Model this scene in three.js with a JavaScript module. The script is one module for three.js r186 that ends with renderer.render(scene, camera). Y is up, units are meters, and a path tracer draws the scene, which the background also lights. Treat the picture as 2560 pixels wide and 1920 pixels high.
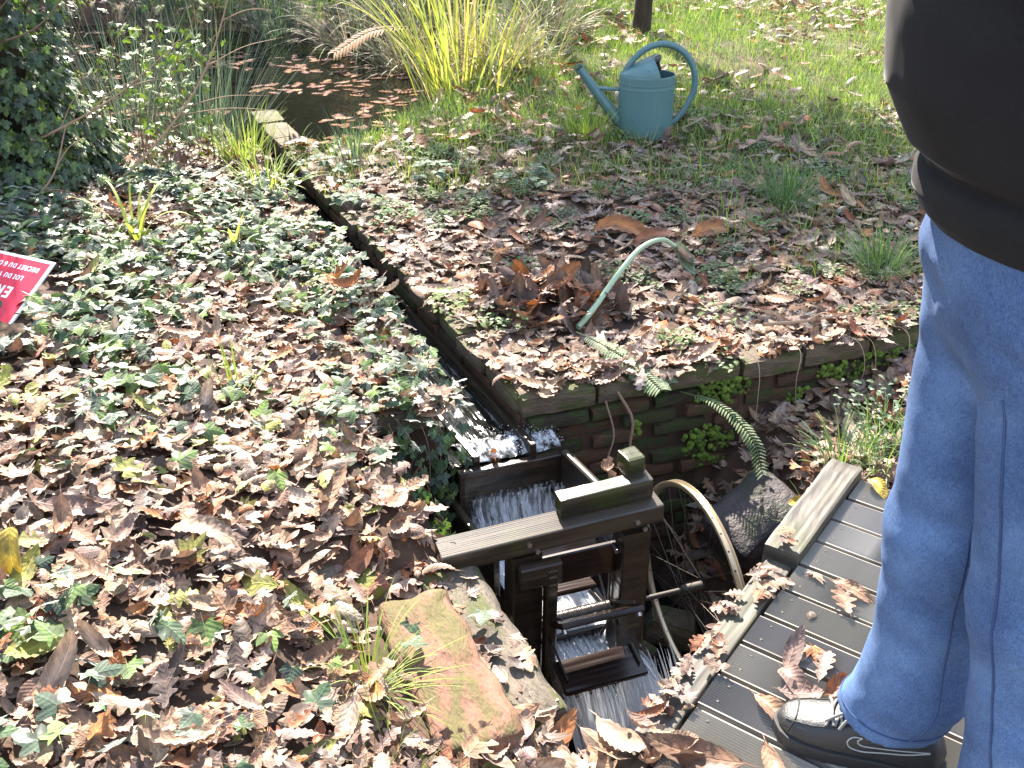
import * as THREE from 'three';
import { mergeGeometries } from 'three/addons/utils/BufferGeometryUtils.js';

// ---------------------------------------------------------------- camera, sky, sun, exposure
const scene = new THREE.Scene();
const camera = new THREE.PerspectiveCamera(40.68, 4 / 3, 0.05, 400);
camera.position.set(0, 1.5, 0);
camera.rotation.set(-Math.PI / 6, 0, 0);

const SUN_AZ = THREE.MathUtils.degToRad(-10), SUN_EL = THREE.MathUtils.degToRad(38);
const sunDir = new THREE.Vector3(Math.sin(SUN_AZ) * Math.cos(SUN_EL), Math.sin(SUN_EL), -Math.cos(SUN_AZ) * Math.cos(SUN_EL));
const SKY_K = 0.47;
{ // clear pale autumn sky, brighter and whiter towards the horizon and round the sun
  const w = 256, h = 128, px = new Float32Array(w * h * 4), v = new THREE.Vector3();
  for (let j = 0; j < h; j++) for (let i = 0; i < w; i++) {
    const el = ((j + 0.5) / h - 0.5) * Math.PI, az = ((i + 0.5) / w - 0.5) * 2 * Math.PI; v.set(Math.cos(el) * Math.cos(az), Math.sin(el), Math.cos(el) * Math.sin(az));
    const up = Math.max(0, v.y), k = Math.pow(1 - up, 2.2), s = Math.pow(Math.max(0, v.dot(sunDir)), 6), q = (j * w + i) * 4;
    px[q] = SKY_K * (0.46 + 0.5 * k + 0.35 * s); px[q + 1] = SKY_K * (0.6 + 0.4 * k + 0.32 * s); px[q + 2] = SKY_K * (0.86 + 0.17 * k + 0.26 * s); px[q + 3] = 1;
  }
  const t = new THREE.DataTexture(px, w, h, THREE.RGBAFormat, THREE.FloatType); t.mapping = THREE.EquirectangularReflectionMapping; t.magFilter = t.minFilter = THREE.LinearFilter; t.needsUpdate = true;
  scene.background = t; scene.environment = t;
}
const sun = new THREE.DirectionalLight(0xfff4e6, 5);
sun.position.copy(sunDir).multiplyScalar(30);
sun.target.position.set(0, 0, -3);
sun.castShadow = true;
sun.shadow.mapSize.set(4096, 4096);
Object.assign(sun.shadow.camera, { left: -8, right: 8, top: 8, bottom: -8, near: 1, far: 60 });
sun.name = 'sun';
scene.add(sun, sun.target);

const renderer = new THREE.WebGLRenderer({ antialias: true });
renderer.toneMapping = THREE.LinearToneMapping;
renderer.toneMappingExposure = 5.0;
renderer.shadowMap.enabled = true;
renderer.shadowMap.type = THREE.PCFSoftShadowMap;

// ---------------------------------------------------------------- small tools
function rng(s) { return () => { s |= 0; s = s + 0x6D2B79F5 | 0; let t = Math.imul(s ^ s >>> 15, 1 | s); t = t + Math.imul(t ^ t >>> 7, 61 | t) ^ t; return ((t ^ t >>> 14) >>> 0) / 4294967296; }; }
const R = rng(20251);
const rr = (a, b) => a + (b - a) * R();
const pick = (l) => l[Math.floor(R() * l.length) % l.length];
const clamp = (x, a = 0, b = 1) => Math.min(b, Math.max(a, x));
const smooth = (a, b, x) => { const t = clamp((x - a) / (b - a)); return t * t * (3 - 2 * t); };
const lerp = (a, b, t) => a + (b - a) * t;
const V = (x, y, z) => new THREE.Vector3(x, y, z);
function hash3(x, y, z) { let h = Math.imul(x, 374761393) ^ Math.imul(y, 668265263) ^ Math.imul(z, 2147483647 - 1274126177); h = Math.imul(h ^ h >>> 13, 1274126177); return ((h ^ h >>> 16) >>> 0) / 4294967296; }
function vnoise(x, y, z = 0) {
  const xi = Math.floor(x), yi = Math.floor(y), zi = Math.floor(z); let u = x - xi, v = y - yi, w = z - zi;
  u = u * u * (3 - 2 * u); v = v * v * (3 - 2 * v); w = w * w * (3 - 2 * w);
  const c = (i, j, k) => hash3(xi + i, yi + j, zi + k);
  return lerp(lerp(lerp(c(0, 0, 0), c(1, 0, 0), u), lerp(c(0, 1, 0), c(1, 1, 0), u), v), lerp(lerp(c(0, 0, 1), c(1, 0, 1), u), lerp(c(0, 1, 1), c(1, 1, 1), u), v), w);
}
function fbm(x, y, z = 0, o = 4) { let s = 0, a = 0.5, f = 1; for (let i = 0; i < o; i++) { s += a * vnoise(x * f + i * 17.3, y * f - i * 9.1, z * f + i * 4.7); a *= 0.5; f *= 2.03; } return s / (1 - Math.pow(0.5, o)); }
// tileable noise for textures
function pnoise(u, v, px, py, seed) {
  const x = u * px, y = v * py, xi = Math.floor(x), yi = Math.floor(y); let a = x - xi, b = y - yi; a = a * a * (3 - 2 * a); b = b * b * (3 - 2 * b);
  const c = (i, j) => hash3(((xi + i) % px + px) % px, ((yi + j) % py + py) % py, seed);
  return lerp(lerp(c(0, 0), c(1, 0), a), lerp(c(0, 1), c(1, 1), a), b);
}
function pfbm(u, v, px, py, seed, o = 4) { let s = 0, a = 0.5; for (let i = 0; i < o; i++) { s += a * pnoise(u, v, px << i, py << i, seed + i * 31); a *= 0.5; } return s / (1 - Math.pow(0.5, o)); }
function tex(n, fn, srgb = true, rx = 1, ry = 1, m = n) {
  const d = new Uint8Array(n * m * 4);
  for (let j = 0; j < m; j++) for (let i = 0; i < n; i++) {
    const c = fn((i + 0.5) / n, (j + 0.5) / m), k = (j * n + i) * 4;
    if (typeof c === 'number') { d[k] = d[k + 1] = d[k + 2] = clamp(c) * 255; } else { d[k] = clamp(c[0]) * 255; d[k + 1] = clamp(c[1]) * 255; d[k + 2] = clamp(c[2]) * 255; }
    d[k + 3] = 255;
  }
  const t = new THREE.DataTexture(d, n, m); t.magFilter = THREE.LinearFilter; t.minFilter = THREE.LinearMipmapLinearFilter; t.generateMipmaps = true;
  t.wrapS = t.wrapT = THREE.RepeatWrapping; t.repeat.set(rx, ry); if (srgb) t.colorSpace = THREE.SRGBColorSpace; t.needsUpdate = true; return t;
}
const mix3 = (a, b, t) => [lerp(a[0], b[0], t), lerp(a[1], b[1], t), lerp(a[2], b[2], t)];
const lin = (r, g, b) => new THREE.Color().setRGB(r, g, b);
const std = (o) => new THREE.MeshStandardMaterial(o);
const phy = (o) => new THREE.MeshPhysicalMaterial(o);

const used = new Map();
function numbered(n) { const k = used.get(n) ?? 0; used.set(n, k + 1); return k ? n + '_' + String(k).padStart(3, '0') : n; }
function shadows(o) { o.traverse((m) => { if (m.isMesh) { m.castShadow = true; m.receiveShadow = true; } }); }
function tag(o, label, category, group, kind) { o.userData.label = label; if (category) o.userData.category = category; if (group) o.userData.group = group; if (kind) o.userData.kind = kind; return o; }
function thing(name, label, category, group) { const g = new THREE.Group(); g.name = numbered(name); scene.add(g); return tag(g, label, category, group); }
function part(name, geo, mat, parent) { const m = new THREE.Mesh(geo, mat); m.name = name; m.castShadow = m.receiveShadow = true; parent.add(m); return m; }
function solo(name, geo, mat, label, category, group, kind) { const m = part(numbered(name), geo, mat, scene); return tag(m, label, category, group, kind); }
function struct(name, geo, mat, label) { const m = part(numbered(name), geo, mat, scene); m.userData.kind = 'structure'; if (label) m.userData.label = label; return m; }

// the two directions of the place: A runs along the wheel's axle and the brick wall, D runs down the water channel
const A = V(0.947, 0, -0.32), D = V(0.43, 0, 0.903), O = V(0.08, 0, -1.91), N = V(0.32, 0, 0.947);
const DET = A.x * D.z - A.z * D.x;
const adOf = (x, z) => { const X = x - O.x, Z = z - O.z; return [(X * D.z - Z * D.x) / DET, (A.x * Z - A.z * X) / DET]; };
const W = (a, d, y = 0) => V(O.x + a * A.x + d * D.x, y, O.z + a * A.z + d * D.z);
// basis: x along A, y up, z square to A (the wheel frame and wall face this way)
function placeA(o, a, d, y) { o.position.copy(W(a, d, y)); o.rotation.y = Math.atan2(-A.z, A.x); return o; }
const basis = (x, y, z, p) => new THREE.Matrix4().makeBasis(x, y, z).setPosition(p);
const UP = V(0, 1, 0);
// deck: B runs along its edge beam towards the viewer, E along the planks
const B0 = V(0.80, 0, -2.14), B = V(-0.579, 0, 0.815), E = V(0.815, 0, 0.579);
const stOf = (x, z) => [(x - B0.x) * B.x + (z - B0.z) * B.z, (x - B0.x) * E.x + (z - B0.z) * E.z];
const DK = (s, t, y = 0) => V(B0.x + s * B.x + t * E.x, y, B0.z + s * B.z + t * E.z);

// ---------------------------------------------------------------- geometry helpers
function geoFrom(pos, idx, uv, col) {
  const g = new THREE.BufferGeometry(); g.setAttribute('position', new THREE.Float32BufferAttribute(pos, 3));
  g.setAttribute('uv', new THREE.Float32BufferAttribute(uv ?? new Array(pos.length / 3 * 2).fill(0), 2));
  if (col) g.setAttribute('color', new THREE.Float32BufferAttribute(col, 3));
  g.setIndex(idx); g.computeVertexNormals(); return g;
}
function boxUV(g, s = 1) { // uv in metres from the dominant axis of each face normal
  g = g.index ? g.toNonIndexed() : g; const p = g.attributes.position; g.computeVertexNormals(); const n = g.attributes.normal, uv = [];
  for (let i = 0; i < p.count; i += 3) {
    const nx = Math.abs(n.getX(i)), ny = Math.abs(n.getY(i)), nz = Math.abs(n.getZ(i));
    for (let k = i; k < i + 3; k++) { const x = p.getX(k), y = p.getY(k), z = p.getZ(k); if (ny >= nx && ny >= nz) uv.push(x * s, z * s); else if (nx >= nz) uv.push(z * s, y * s); else uv.push(x * s, y * s); }
  }
  g.setAttribute('uv', new THREE.Float32BufferAttribute(uv, 2)); return g;
}
// box with chamfered edges, a little uneven when j > 0; 44 triangles
function cbox(w, h, d, c = 0.004, j = 0, r = R) {
  const hx = w / 2, hy = h / 2, hz = d / 2, P = [], I = [], id = {};
  for (const sx of [-1, 1]) for (const sy of [-1, 1]) for (const sz of [-1, 1]) {
    const jx = (r() - 0.5) * j, jy = (r() - 0.5) * j, jz = (r() - 0.5) * j;
    id[[sx, sy, sz]] = P.length / 3;
    P.push(sx * hx + jx, sy * (hy - c) + jy, sz * (hz - c) + jz, sx * (hx - c) + jx, sy * hy + jy, sz * (hz - c) + jz, sx * (hx - c) + jx, sy * (hy - c) + jy, sz * hz + jz);
  }
  const q = (a, b, cc, dd, flip) => flip ? I.push(a, cc, b, a, dd, cc) : I.push(a, b, cc, a, cc, dd);
  const v = (x, y, z, k) => id[[x, y, z]] + k;
  for (const s of [-1, 1]) {
    q(v(s, -1, -1, 0), v(s, 1, -1, 0), v(s, 1, 1, 0), v(s, -1, 1, 0), s < 0);
    q(v(-1, s, -1, 1), v(-1, s, 1, 1), v(1, s, 1, 1), v(1, s, -1, 1), s < 0);
    q(v(-1, -1, s, 2), v(1, -1, s, 2), v(1, 1, s, 2), v(-1, 1, s, 2), s < 0);
    for (const t of [-1, 1]) {
      q(v(s, t, -1, 0), v(s, t, -1, 1), v(s, t, 1, 1), v(s, t, 1, 0), s * t < 0);
      q(v(-1, s, t, 1), v(-1, s, t, 2), v(1, s, t, 2), v(1, s, t, 1), s * t < 0);
      q(v(s, -1, t, 2), v(s, -1, t, 0), v(s, 1, t, 0), v(s, 1, t, 2), s * t < 0);
      for (const u of [-1, 1]) { const a = v(s, t, u, 0), b = v(s, t, u, 1), cc = v(s, t, u, 2); s * t * u > 0 ? I.push(a, b, cc) : I.push(a, cc, b); }
    }
  }
  const g = geoFrom(P, I); return boxUV(g);
}
// a weathered stone: a box rounded off and worn by noise
function stoneGeo(w, h, d, seed, seg = 10, rough = 0.012, rnd = 0.02) {
  const g = new THREE.BoxGeometry(w, h, d, seg, Math.max(2, Math.round(seg / 3)), Math.max(4, Math.round(seg * 0.7)));
  const p = g.attributes.position, q = V(0, 0, 0);
  for (let i = 0; i < p.count; i++) {
    q.fromBufferAttribute(p, i);
    const c = V(clamp(q.x, -w / 2 + rnd, w / 2 - rnd), clamp(q.y, -h / 2 + rnd, h / 2 - rnd), clamp(q.z, -d / 2 + rnd, d / 2 - rnd));
    const o = q.clone().sub(c); if (o.length() > 1e-6) q.copy(c).addScaledVector(o.normalize(), rnd * 0.98);
    const f = 14, nx = fbm(q.x * f + seed, q.y * f, q.z * f) - 0.5, ny = fbm(q.x * f, q.y * f + seed + 40, q.z * f) - 0.5, nz = fbm(q.x * f, q.y * f, q.z * f + seed + 80) - 0.5;
    q.x += nx * rough * 3; q.y += ny * rough * 2; q.z += nz * rough * 3;
    p.setXYZ(i, q.x, q.y, q.z);
  }
  g.computeVertexNormals(); return g;
}
function tube(pts, r, seg = 16, rad = 6, taper) {
  const c = new THREE.CatmullRomCurve3(pts.map((p) => Array.isArray(p) ? V(...p) : p)); const g = new THREE.TubeGeometry(c, seg, r, rad);
  if (taper) { const p = g.attributes.position, q = V(0, 0, 0); for (let i = 0; i <= seg; i++) { const m = c.getPointAt(i / seg), k = lerp(1, taper, i / seg); for (let j = 0; j <= rad; j++) { const n = i * (rad + 1) + j; q.fromBufferAttribute(p, n).sub(m).multiplyScalar(k).add(m); p.setXYZ(n, q.x, q.y, q.z); } } g.computeVertexNormals(); }
  return g;
}
// one arching blade: a ribbon folded along its middle
function blade(P, I, U, C, base, az, len, wid, lean, bend, col, seg = 6, twist = 0) {
  const dx = Math.cos(az), dz = Math.sin(az), k0 = P.length / 3; let x = base.x, y = base.y, z = base.z, th = Math.PI / 2 - lean;
  for (let i = 0; i <= seg; i++) {
    const t = i / seg, w = wid * (i === seg ? 0.04 : Math.min(1, 0.55 + t * 1.6) * Math.pow(1 - t, 0.45)), tw = twist * t;
    const sx = -dz * Math.cos(tw), sz = dx * Math.cos(tw), sy = Math.sin(tw);
    P.push(x - sx * w, y - sy * w, z - sz * w, x + dx * w * 0.35 * Math.sin(th), y - w * 0.35 * Math.cos(th), z + dz * w * 0.35 * Math.sin(th), x + sx * w, y + sy * w, z + sz * w);
    U.push(0, t, 0.5, t, 1, t); for (let q = 0; q < 3; q++) C.push(col[0], col[1], col[2]);
    if (i < seg) { const b = k0 + i * 3; I.push(b, b + 1, b + 3, b + 1, b + 4, b + 3, b + 1, b + 2, b + 4, b + 2, b + 5, b + 4); }
    const sl = len / seg; x += dx * Math.cos(th) * sl; z += dz * Math.cos(th) * sl; y += Math.sin(th) * sl; th -= bend / seg * (0.4 + 1.2 * t);
  }
}
function surfaceNets(f, lo, hi, cell) {
  const n = [0, 1, 2].map((k) => Math.ceil((hi[k] - lo[k]) / cell) + 1), [nx, ny, nz] = n, F = new Float32Array(nx * ny * nz);
  const at = (i, j, k) => i + nx * (j + ny * k);
  for (let k = 0; k < nz; k++) for (let j = 0; j < ny; j++) for (let i = 0; i < nx; i++) F[at(i, j, k)] = f(lo[0] + i * cell, lo[1] + j * cell, lo[2] + k * cell);
  const id = new Int32Array(nx * ny * nz).fill(-1), P = [], I = [];
  const ed = [[0, 1], [2, 3], [4, 5], [6, 7], [0, 2], [1, 3], [4, 6], [5, 7], [0, 4], [1, 5], [2, 6], [3, 7]];
  for (let k = 0; k < nz - 1; k++) for (let j = 0; j < ny - 1; j++) for (let i = 0; i < nx - 1; i++) {
    const v = []; let m = 0; for (let c = 0; c < 8; c++) { const x = F[at(i + (c & 1), j + (c >> 1 & 1), k + (c >> 2))]; v.push(x); if (x < 0) m |= 1 << c; }
    if (m === 0 || m === 255) continue; let sx = 0, sy = 0, sz = 0, q = 0;
    for (const [a, b] of ed) if ((v[a] < 0) !== (v[b] < 0)) { const t = v[a] / (v[a] - v[b]); sx += lerp(a & 1, b & 1, t); sy += lerp(a >> 1 & 1, b >> 1 & 1, t); sz += lerp(a >> 2, b >> 2, t); q++; }
    id[at(i, j, k)] = P.length / 3; P.push(lo[0] + (i + sx / q) * cell, lo[1] + (j + sy / q) * cell, lo[2] + (k + sz / q) * cell);
  }
  const quad = (a, b, c, d, fl) => { if (a < 0 || b < 0 || c < 0 || d < 0) return; fl ? I.push(a, b, c, a, c, d) : I.push(a, c, b, a, d, c); };
  for (let k = 1; k < nz - 1; k++) for (let j = 1; j < ny - 1; j++) for (let i = 1; i < nx - 1; i++) {
    const s = F[at(i, j, k)] < 0;
    if (s !== F[at(i + 1, j, k)] < 0) quad(id[at(i, j - 1, k - 1)], id[at(i, j, k - 1)], id[at(i, j, k)], id[at(i, j - 1, k)], s);
    if (s !== F[at(i, j + 1, k)] < 0) quad(id[at(i - 1, j, k - 1)], id[at(i - 1, j, k)], id[at(i, j, k)], id[at(i, j, k - 1)], s);
    if (s !== F[at(i, j, k + 1)] < 0) quad(id[at(i - 1, j - 1, k)], id[at(i, j - 1, k)], id[at(i, j, k)], id[at(i - 1, j, k)], s);
  }
  return { P, I };
}
// ---------------------------------------------------------------- the ground
const POND = [[-1.02, -4.95], [-0.72, -5.5], [-0.48, -6.1], [-0.62, -6.8], [-1.1, -7.4], [-1.9, -7.9], [-3.2, -8.2], [-4.5, -7.6], [-4.7, -6.4], [-3.6, -5.6], [-2.4, -5.3], [-1.5, -5.05]];
function sdPoly(x, z, P) {
  let d = 1e9, s = 1;
  for (let i = 0, j = P.length - 1; i < P.length; j = i++) {
    const ex = P[j][0] - P[i][0], ez = P[j][1] - P[i][1], wx = x - P[i][0], wz = z - P[i][1], t = clamp((wx * ex + wz * ez) / (ex * ex + ez * ez));
    d = Math.min(d, (wx - ex * t) ** 2 + (wz - ez * t) ** 2);
    const c1 = z >= P[i][1], c2 = z < P[j][1], c3 = ex * wz > ez * wx; if ((c1 && c2 && c3) || (!c1 && !c2 && !c3)) s = -s;
  }
  return s * Math.sqrt(d);
}
const WATER_Y = -0.1;
const onDeck = (x, z, m = 0) => { const [s, t] = stOf(x, z); return s > -0.02 - m && s < 2.6 + m && t > 0 - m && t < 1.6 + m; };
const inWell = (a, d) => a > -0.24 && a < 2.4 && d > -0.585 && d < 0.6;
const chL = (d) => 0.045 - 0.07 * smooth(-1.15, -0.7, d);
const inChannel = (a, d) => a > chL(d) && a < 0.21 && d > -3.7 && d <= -0.585;
function groundY(x, z) {
  const [a, d] = adOf(x, z), far = Math.hypot(x, z);
  let h = (fbm(x * 1.3 + 5, z * 1.3) - 0.5) * 0.07 + (fbm(x * 6, z * 6 + 9) - 0.5) * 0.025;
  h *= smooth(0.0, 0.5, Math.min(Math.abs(a - 0.09) - 0.1, 9)) * 0.8 + 0.2;
  // the ivy bank on the left swells gently
  if (a < -0.03) { h += 0.19 * smooth(-0.05, -1.1, a) * smooth(-4.2, -2.6, d) + 0.03 * smooth(-0.05, -0.3, a) * smooth(0.1, -0.3, d); h -= 0.05 * smooth(-0.75, -0.5, a) * smooth(-0.05, 0.1, d) * smooth(1.2, 0.6, d); }
  h += 0.5 * smooth(-8.2, -13, z) * smooth(0.5, -2, x) + 0.25 * smooth(-9, -20, z);
  if (far > 15) h += (fbm(x * 0.05, z * 0.05) - 0.4) * 1.2 * smooth(15, 50, far);
  const sp = sdPoly(x, z, POND);
  if (sp < 0.45) h = lerp(-0.4, h, smooth(-0.28, 0.35, sp));
  if (inChannel(a, d)) h = -0.3;
  if (inWell(a, d)) {
    const bank = smooth(0.6, 1.02, a - Math.max(0, d + 0.1) * 0.15);
    h = lerp(-0.82, -0.17, bank) + 0.12 * smooth(1.0, 1.7, a) + (fbm(x * 7, z * 7) - 0.5) * 0.09 + 0.07 * smooth(-0.4, 0.1, d) * bank;
  }
  if (onDeck(x, z, -0.09) && !(inWell(a, d) && h < -0.3)) h = Math.min(h, -0.3);
  return h;
}
function lines(lo, hi, step, edges, far) {
  const l = []; for (let x = lo; x <= hi + 1e-9; x += step) l.push(x);
  let s = step; let x = lo; while (x > -far) { s *= 1.28; x -= s; l.push(x); }
  s = step; x = hi; while (x < far) { s *= 1.28; x += s; l.push(x); }
  const out = l.filter((v) => !edges.some((e) => Math.abs(e - v) < 0.008)); out.push(...edges); return out.sort((p, q) => p - q);
}
const soilTex = tex(512, (u, v) => {
  const n = pfbm(u, v, 6, 6, 3, 6), m = pfbm(u, v, 24, 24, 8, 4), g = pnoise(u, v, 200, 200, 5);
  let c = mix3([0.19, 0.135, 0.1], [0.36, 0.27, 0.205], clamp(n * 1.6 - 0.3)); c = mix3(c, [0.13, 0.09, 0.07], clamp((m - 0.5) * 2.4)); c = mix3(c, [0.5, 0.42, 0.34], clamp((g - 0.86) * 5)); return c;
});
const soilBump = tex(512, (u, v) => pfbm(u, v, 16, 16, 4, 6), false);
const soilMat = std({ map: soilTex, bumpMap: soilBump, bumpScale: 0.012, roughness: 0.92 });
const ground = (() => {
  const as = lines(-3.2, 4.2, 0.045, [-0.25, -0.235, -0.04, -0.03, -0.02, -0.01, 0.0, 0.01, 0.02, 0.03, 0.04, 0.05, 0.205, 0.22], 90), ds = lines(-9, 1.6, 0.045, [-3.71, -3.69, -0.6, -0.58, 0.595, 0.61], 90);
  const P = [], U = [], I = [], nx = as.length;
  for (const d of ds) for (const a of as) { const w = W(a, d); P.push(w.x, groundY(w.x, w.z), w.z); U.push(w.x / 1.1, w.z / 1.1); }
  for (let j = 0; j < ds.length - 1; j++) for (let i = 0; i < nx - 1; i++) { const k = j * nx + i; I.push(k, k + nx, k + 1, k + 1, k + nx, k + nx + 1); }
  return struct('ground', geoFrom(P, I, U), soilMat, 'dark earth of the garden under leaves and grass');
})();

// ---------------------------------------------------------------- surfaces of stone, brick and wood
function stoneTex(seed, base, alt, moss, mossAmt, dark = 0.5) {
  return tex(256, (u, v) => {
    const n = pfbm(u, v, 5, 5, seed, 5), m = pfbm(u, v, 3, 3, seed + 50, 5), g = pnoise(u, v, 128, 128, seed + 9), h = pnoise(u, v, 60, 60, seed + 19);
    let c = mix3(base, alt, clamp(n * 2 - 0.5)); c = mix3(c, [c[0] * dark, c[1] * dark, c[2] * dark], clamp((h - 0.6) * 1.6)); c = mix3(c, [0.72, 0.68, 0.62], clamp((g - 0.88) * 3));
    const k = clamp((m - (1 - mossAmt)) * 7) * (0.5 + 0.5 * pnoise(u, v, 90, 90, seed + 70)); return mix3(c, moss, k);
  });
}
const stoneBump = tex(256, (u, v) => 0.6 * pfbm(u, v, 12, 12, 77, 5) + 0.4 * pfbm(u, v, 48, 48, 71, 3), false);
const MOSS = [0.33, 0.4, 0.1];
const sm = (t, o = {}) => std({ map: t, bumpMap: stoneBump, bumpScale: 0.006, roughness: 0.85, ...o });
const matGrey = sm(stoneTex(1, [0.27, 0.245, 0.21], [0.4, 0.36, 0.31], [0.26, 0.29, 0.11], 0.56));
const matDark = sm(stoneTex(4, [0.13, 0.11, 0.11], [0.24, 0.2, 0.2], [0.16, 0.18, 0.08], 0.42), { roughness: 0.7 });
const matRed = sm(stoneTex(2, [0.42, 0.28, 0.225], [0.51, 0.375, 0.3], [0.3, 0.3, 0.14], 0.57, 0.6));
const matRed2 = sm(stoneTex(12, [0.45, 0.27, 0.21], [0.54, 0.38, 0.31], MOSS, 0.5, 0.7));
const matMossy = sm(stoneTex(3, [0.45, 0.4, 0.33], [0.55, 0.47, 0.38], [0.36, 0.42, 0.08], 0.62));
const brickMats = [[0.25, 0.165, 0.12], [0.28, 0.195, 0.135], [0.22, 0.175, 0.13], [0.31, 0.22, 0.155], [0.17, 0.135, 0.1]].map((b, i) => sm(stoneTex(20 + i * 3, b, b.map((x) => x * 1.25), [0.2, 0.25, 0.08], 0.5 + 0.05 * (i % 3), 0.5)));
const copingMats = [0, 1, 2].map((i) => sm(stoneTex(60 + i * 5, [0.3, 0.26, 0.21], [0.42, 0.36, 0.29], [0.26, 0.29, 0.12], 0.52 + 0.04 * i, 0.55)));
const mortarMat = sm(stoneTex(90, [0.14, 0.12, 0.1], [0.22, 0.2, 0.16], [0.2, 0.25, 0.08], 0.4, 0.6));
const woodT = (seed, c0, c1, algae, amt) => tex(512, (u, v) => {
  const w = pfbm(u, v, 3, 48, seed, 5), f = pnoise(u, v, 8, 200, seed + 5), k = pfbm(u, v, 6, 6, seed + 9, 5);
  let c = mix3(c0, c1, clamp(w * 1.8 - 0.4)); c = mix3(c, c0.map((x) => x * 0.5), clamp((f - 0.7) * 2.2)); return mix3(c, algae, clamp((k - (1 - amt)) * 6) * 0.8);
}, true, 1, 1, 256);
const woodB = tex(512, (u, v) => 0.7 * pfbm(u, v, 4, 64, 33, 4) + 0.3 * pnoise(u, v, 8, 128, 35), false, 1, 1, 256);
const wetWood = std({ map: woodT(41, [0.16, 0.13, 0.1], [0.27, 0.23, 0.19], [0.22, 0.24, 0.12], 0.32), bumpMap: woodB, bumpScale: 0.0012, roughness: 0.33 });
const algaeWood = std({ map: woodT(45, [0.13, 0.115, 0.09], [0.25, 0.225, 0.18], [0.19, 0.225, 0.07], 0.46), bumpMap: woodB, bumpScale: 0.003, roughness: 0.3 });
const blackWood = std({ map: woodT(49, [0.13, 0.105, 0.085], [0.2, 0.165, 0.13], [0.2, 0.22, 0.1], 0.25), bumpMap: woodB, bumpScale: 0.003, roughness: 0.28 });
const paddleWood = std({ map: woodT(52, [0.1, 0.06, 0.05], [0.17, 0.105, 0.08], [0.16, 0.15, 0.1], 0.3), bumpMap: woodB, bumpScale: 0.003, roughness: 0.25 });
const beamWood = std({ map: woodT(56, [0.19, 0.175, 0.155], [0.34, 0.32, 0.28], [0.25, 0.26, 0.18], 0.5), bumpMap: woodB, bumpScale: 0.005, roughness: 0.6 });
const deckMats = [0, 1, 2, 3].map((i) => std({ map: woodT(60 + i * 7, [0.36 + 0.012 * i, 0.345 + 0.01 * i, 0.33], [0.62, 0.6, 0.575 - 0.006 * i], [0.3, 0.285, 0.265], 0.42), bumpMap: woodB, bumpScale: 0.002, roughness: 0.45 }));
const steel = std({ color: lin(0.55, 0.55, 0.56), metalness: 1, roughness: 0.35 });
const darkSteel = std({ color: lin(0.05, 0.042, 0.035), metalness: 0.4, roughness: 0.6 });

// ---------------------------------------------------------------- brick wall behind the wheel
{
  const g = thing('brick_wall', 'low mossy brick wall facing the wheel pit behind the watermill', 'wall');
  const c = part('core', cbox(2.4, 0.8, 0.16, 0.004), mortarMat, g); placeA(c, 1.42, -0.685, -0.455); c.position.addScaledVector(N, 0.0);
  const c2 = part('core', cbox(0.26, 0.8, 0.16, 0.004), mortarMat, g); placeA(c2, -0.13, -0.685, -0.455);
  const r = rng(7), L = 0.205, Hh = 0.05, vars = [0, 1, 2, 3, 4, 5].map((i) => stoneGeo(L - 0.016 - 0.012 * (i % 3), Hh - 0.01, 0.1, 400 + i * 13, 6, 0.007, 0.011));
  const half = [0, 1, 2].map(() => cbox(L / 2 - 0.012, Hh - 0.009, 0.1, 0.006, 0.008, r));
  for (let row = 0; row < 12; row++) {
    const y = -0.085 - row * Hh, off = (row % 2) * L / 2;
    for (let k = -3; k < 12; k++) {
      let a = 0.2 + 0.11 + k * L + off; if (a > -0.12 && a < 0.3) continue; if (a < -0.2 || a > 2.4) continue;
      if (a < 0.32 && a > 0.2) a = 0.32;
      const m = part('brick', vars[Math.floor(r() * 6)], brickMats[Math.floor(r() * 5)], g); placeA(m, a, -0.625 + (r() - 0.5) * 0.022, y + (r() - 0.5) * 0.006); m.rotation.y += (r() - 0.5) * 0.03; m.rotation.z = (r() - 0.5) * 0.02;
    }
    if (row % 2 === 0) { const m = part('brick', half[row % 3], brickMats[row % 5], g); placeA(m, -0.2, -0.625, y); }
  }
  // coping: worn slabs along the top
  let a = 0.215; const ws = [0.235, 0.2, 0.26, 0.22, 0.24, 0.2, 0.25, 0.23, 0.22, 0.24];
  ws.forEach((w, i) => {
    const m = part('coping_stone', stoneGeo(w - 0.008, 0.062, 0.17, i * 3.1, 10, 0.005, 0.008), i === 7 ? matRed2 : copingMats[i % 3], g); placeA(m, a + w / 2, -0.655 + (r() - 0.5) * 0.01, -0.022 + (r() - 0.5) * 0.008); m.rotation.y += (r() - 0.5) * 0.04; a += w;
  });
  const m = part('coping_stone', stoneGeo(0.2, 0.06, 0.16, 33, 10, 0.005, 0.01), copingMats[1], g); placeA(m, -0.15, -0.655, -0.005);
}
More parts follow.
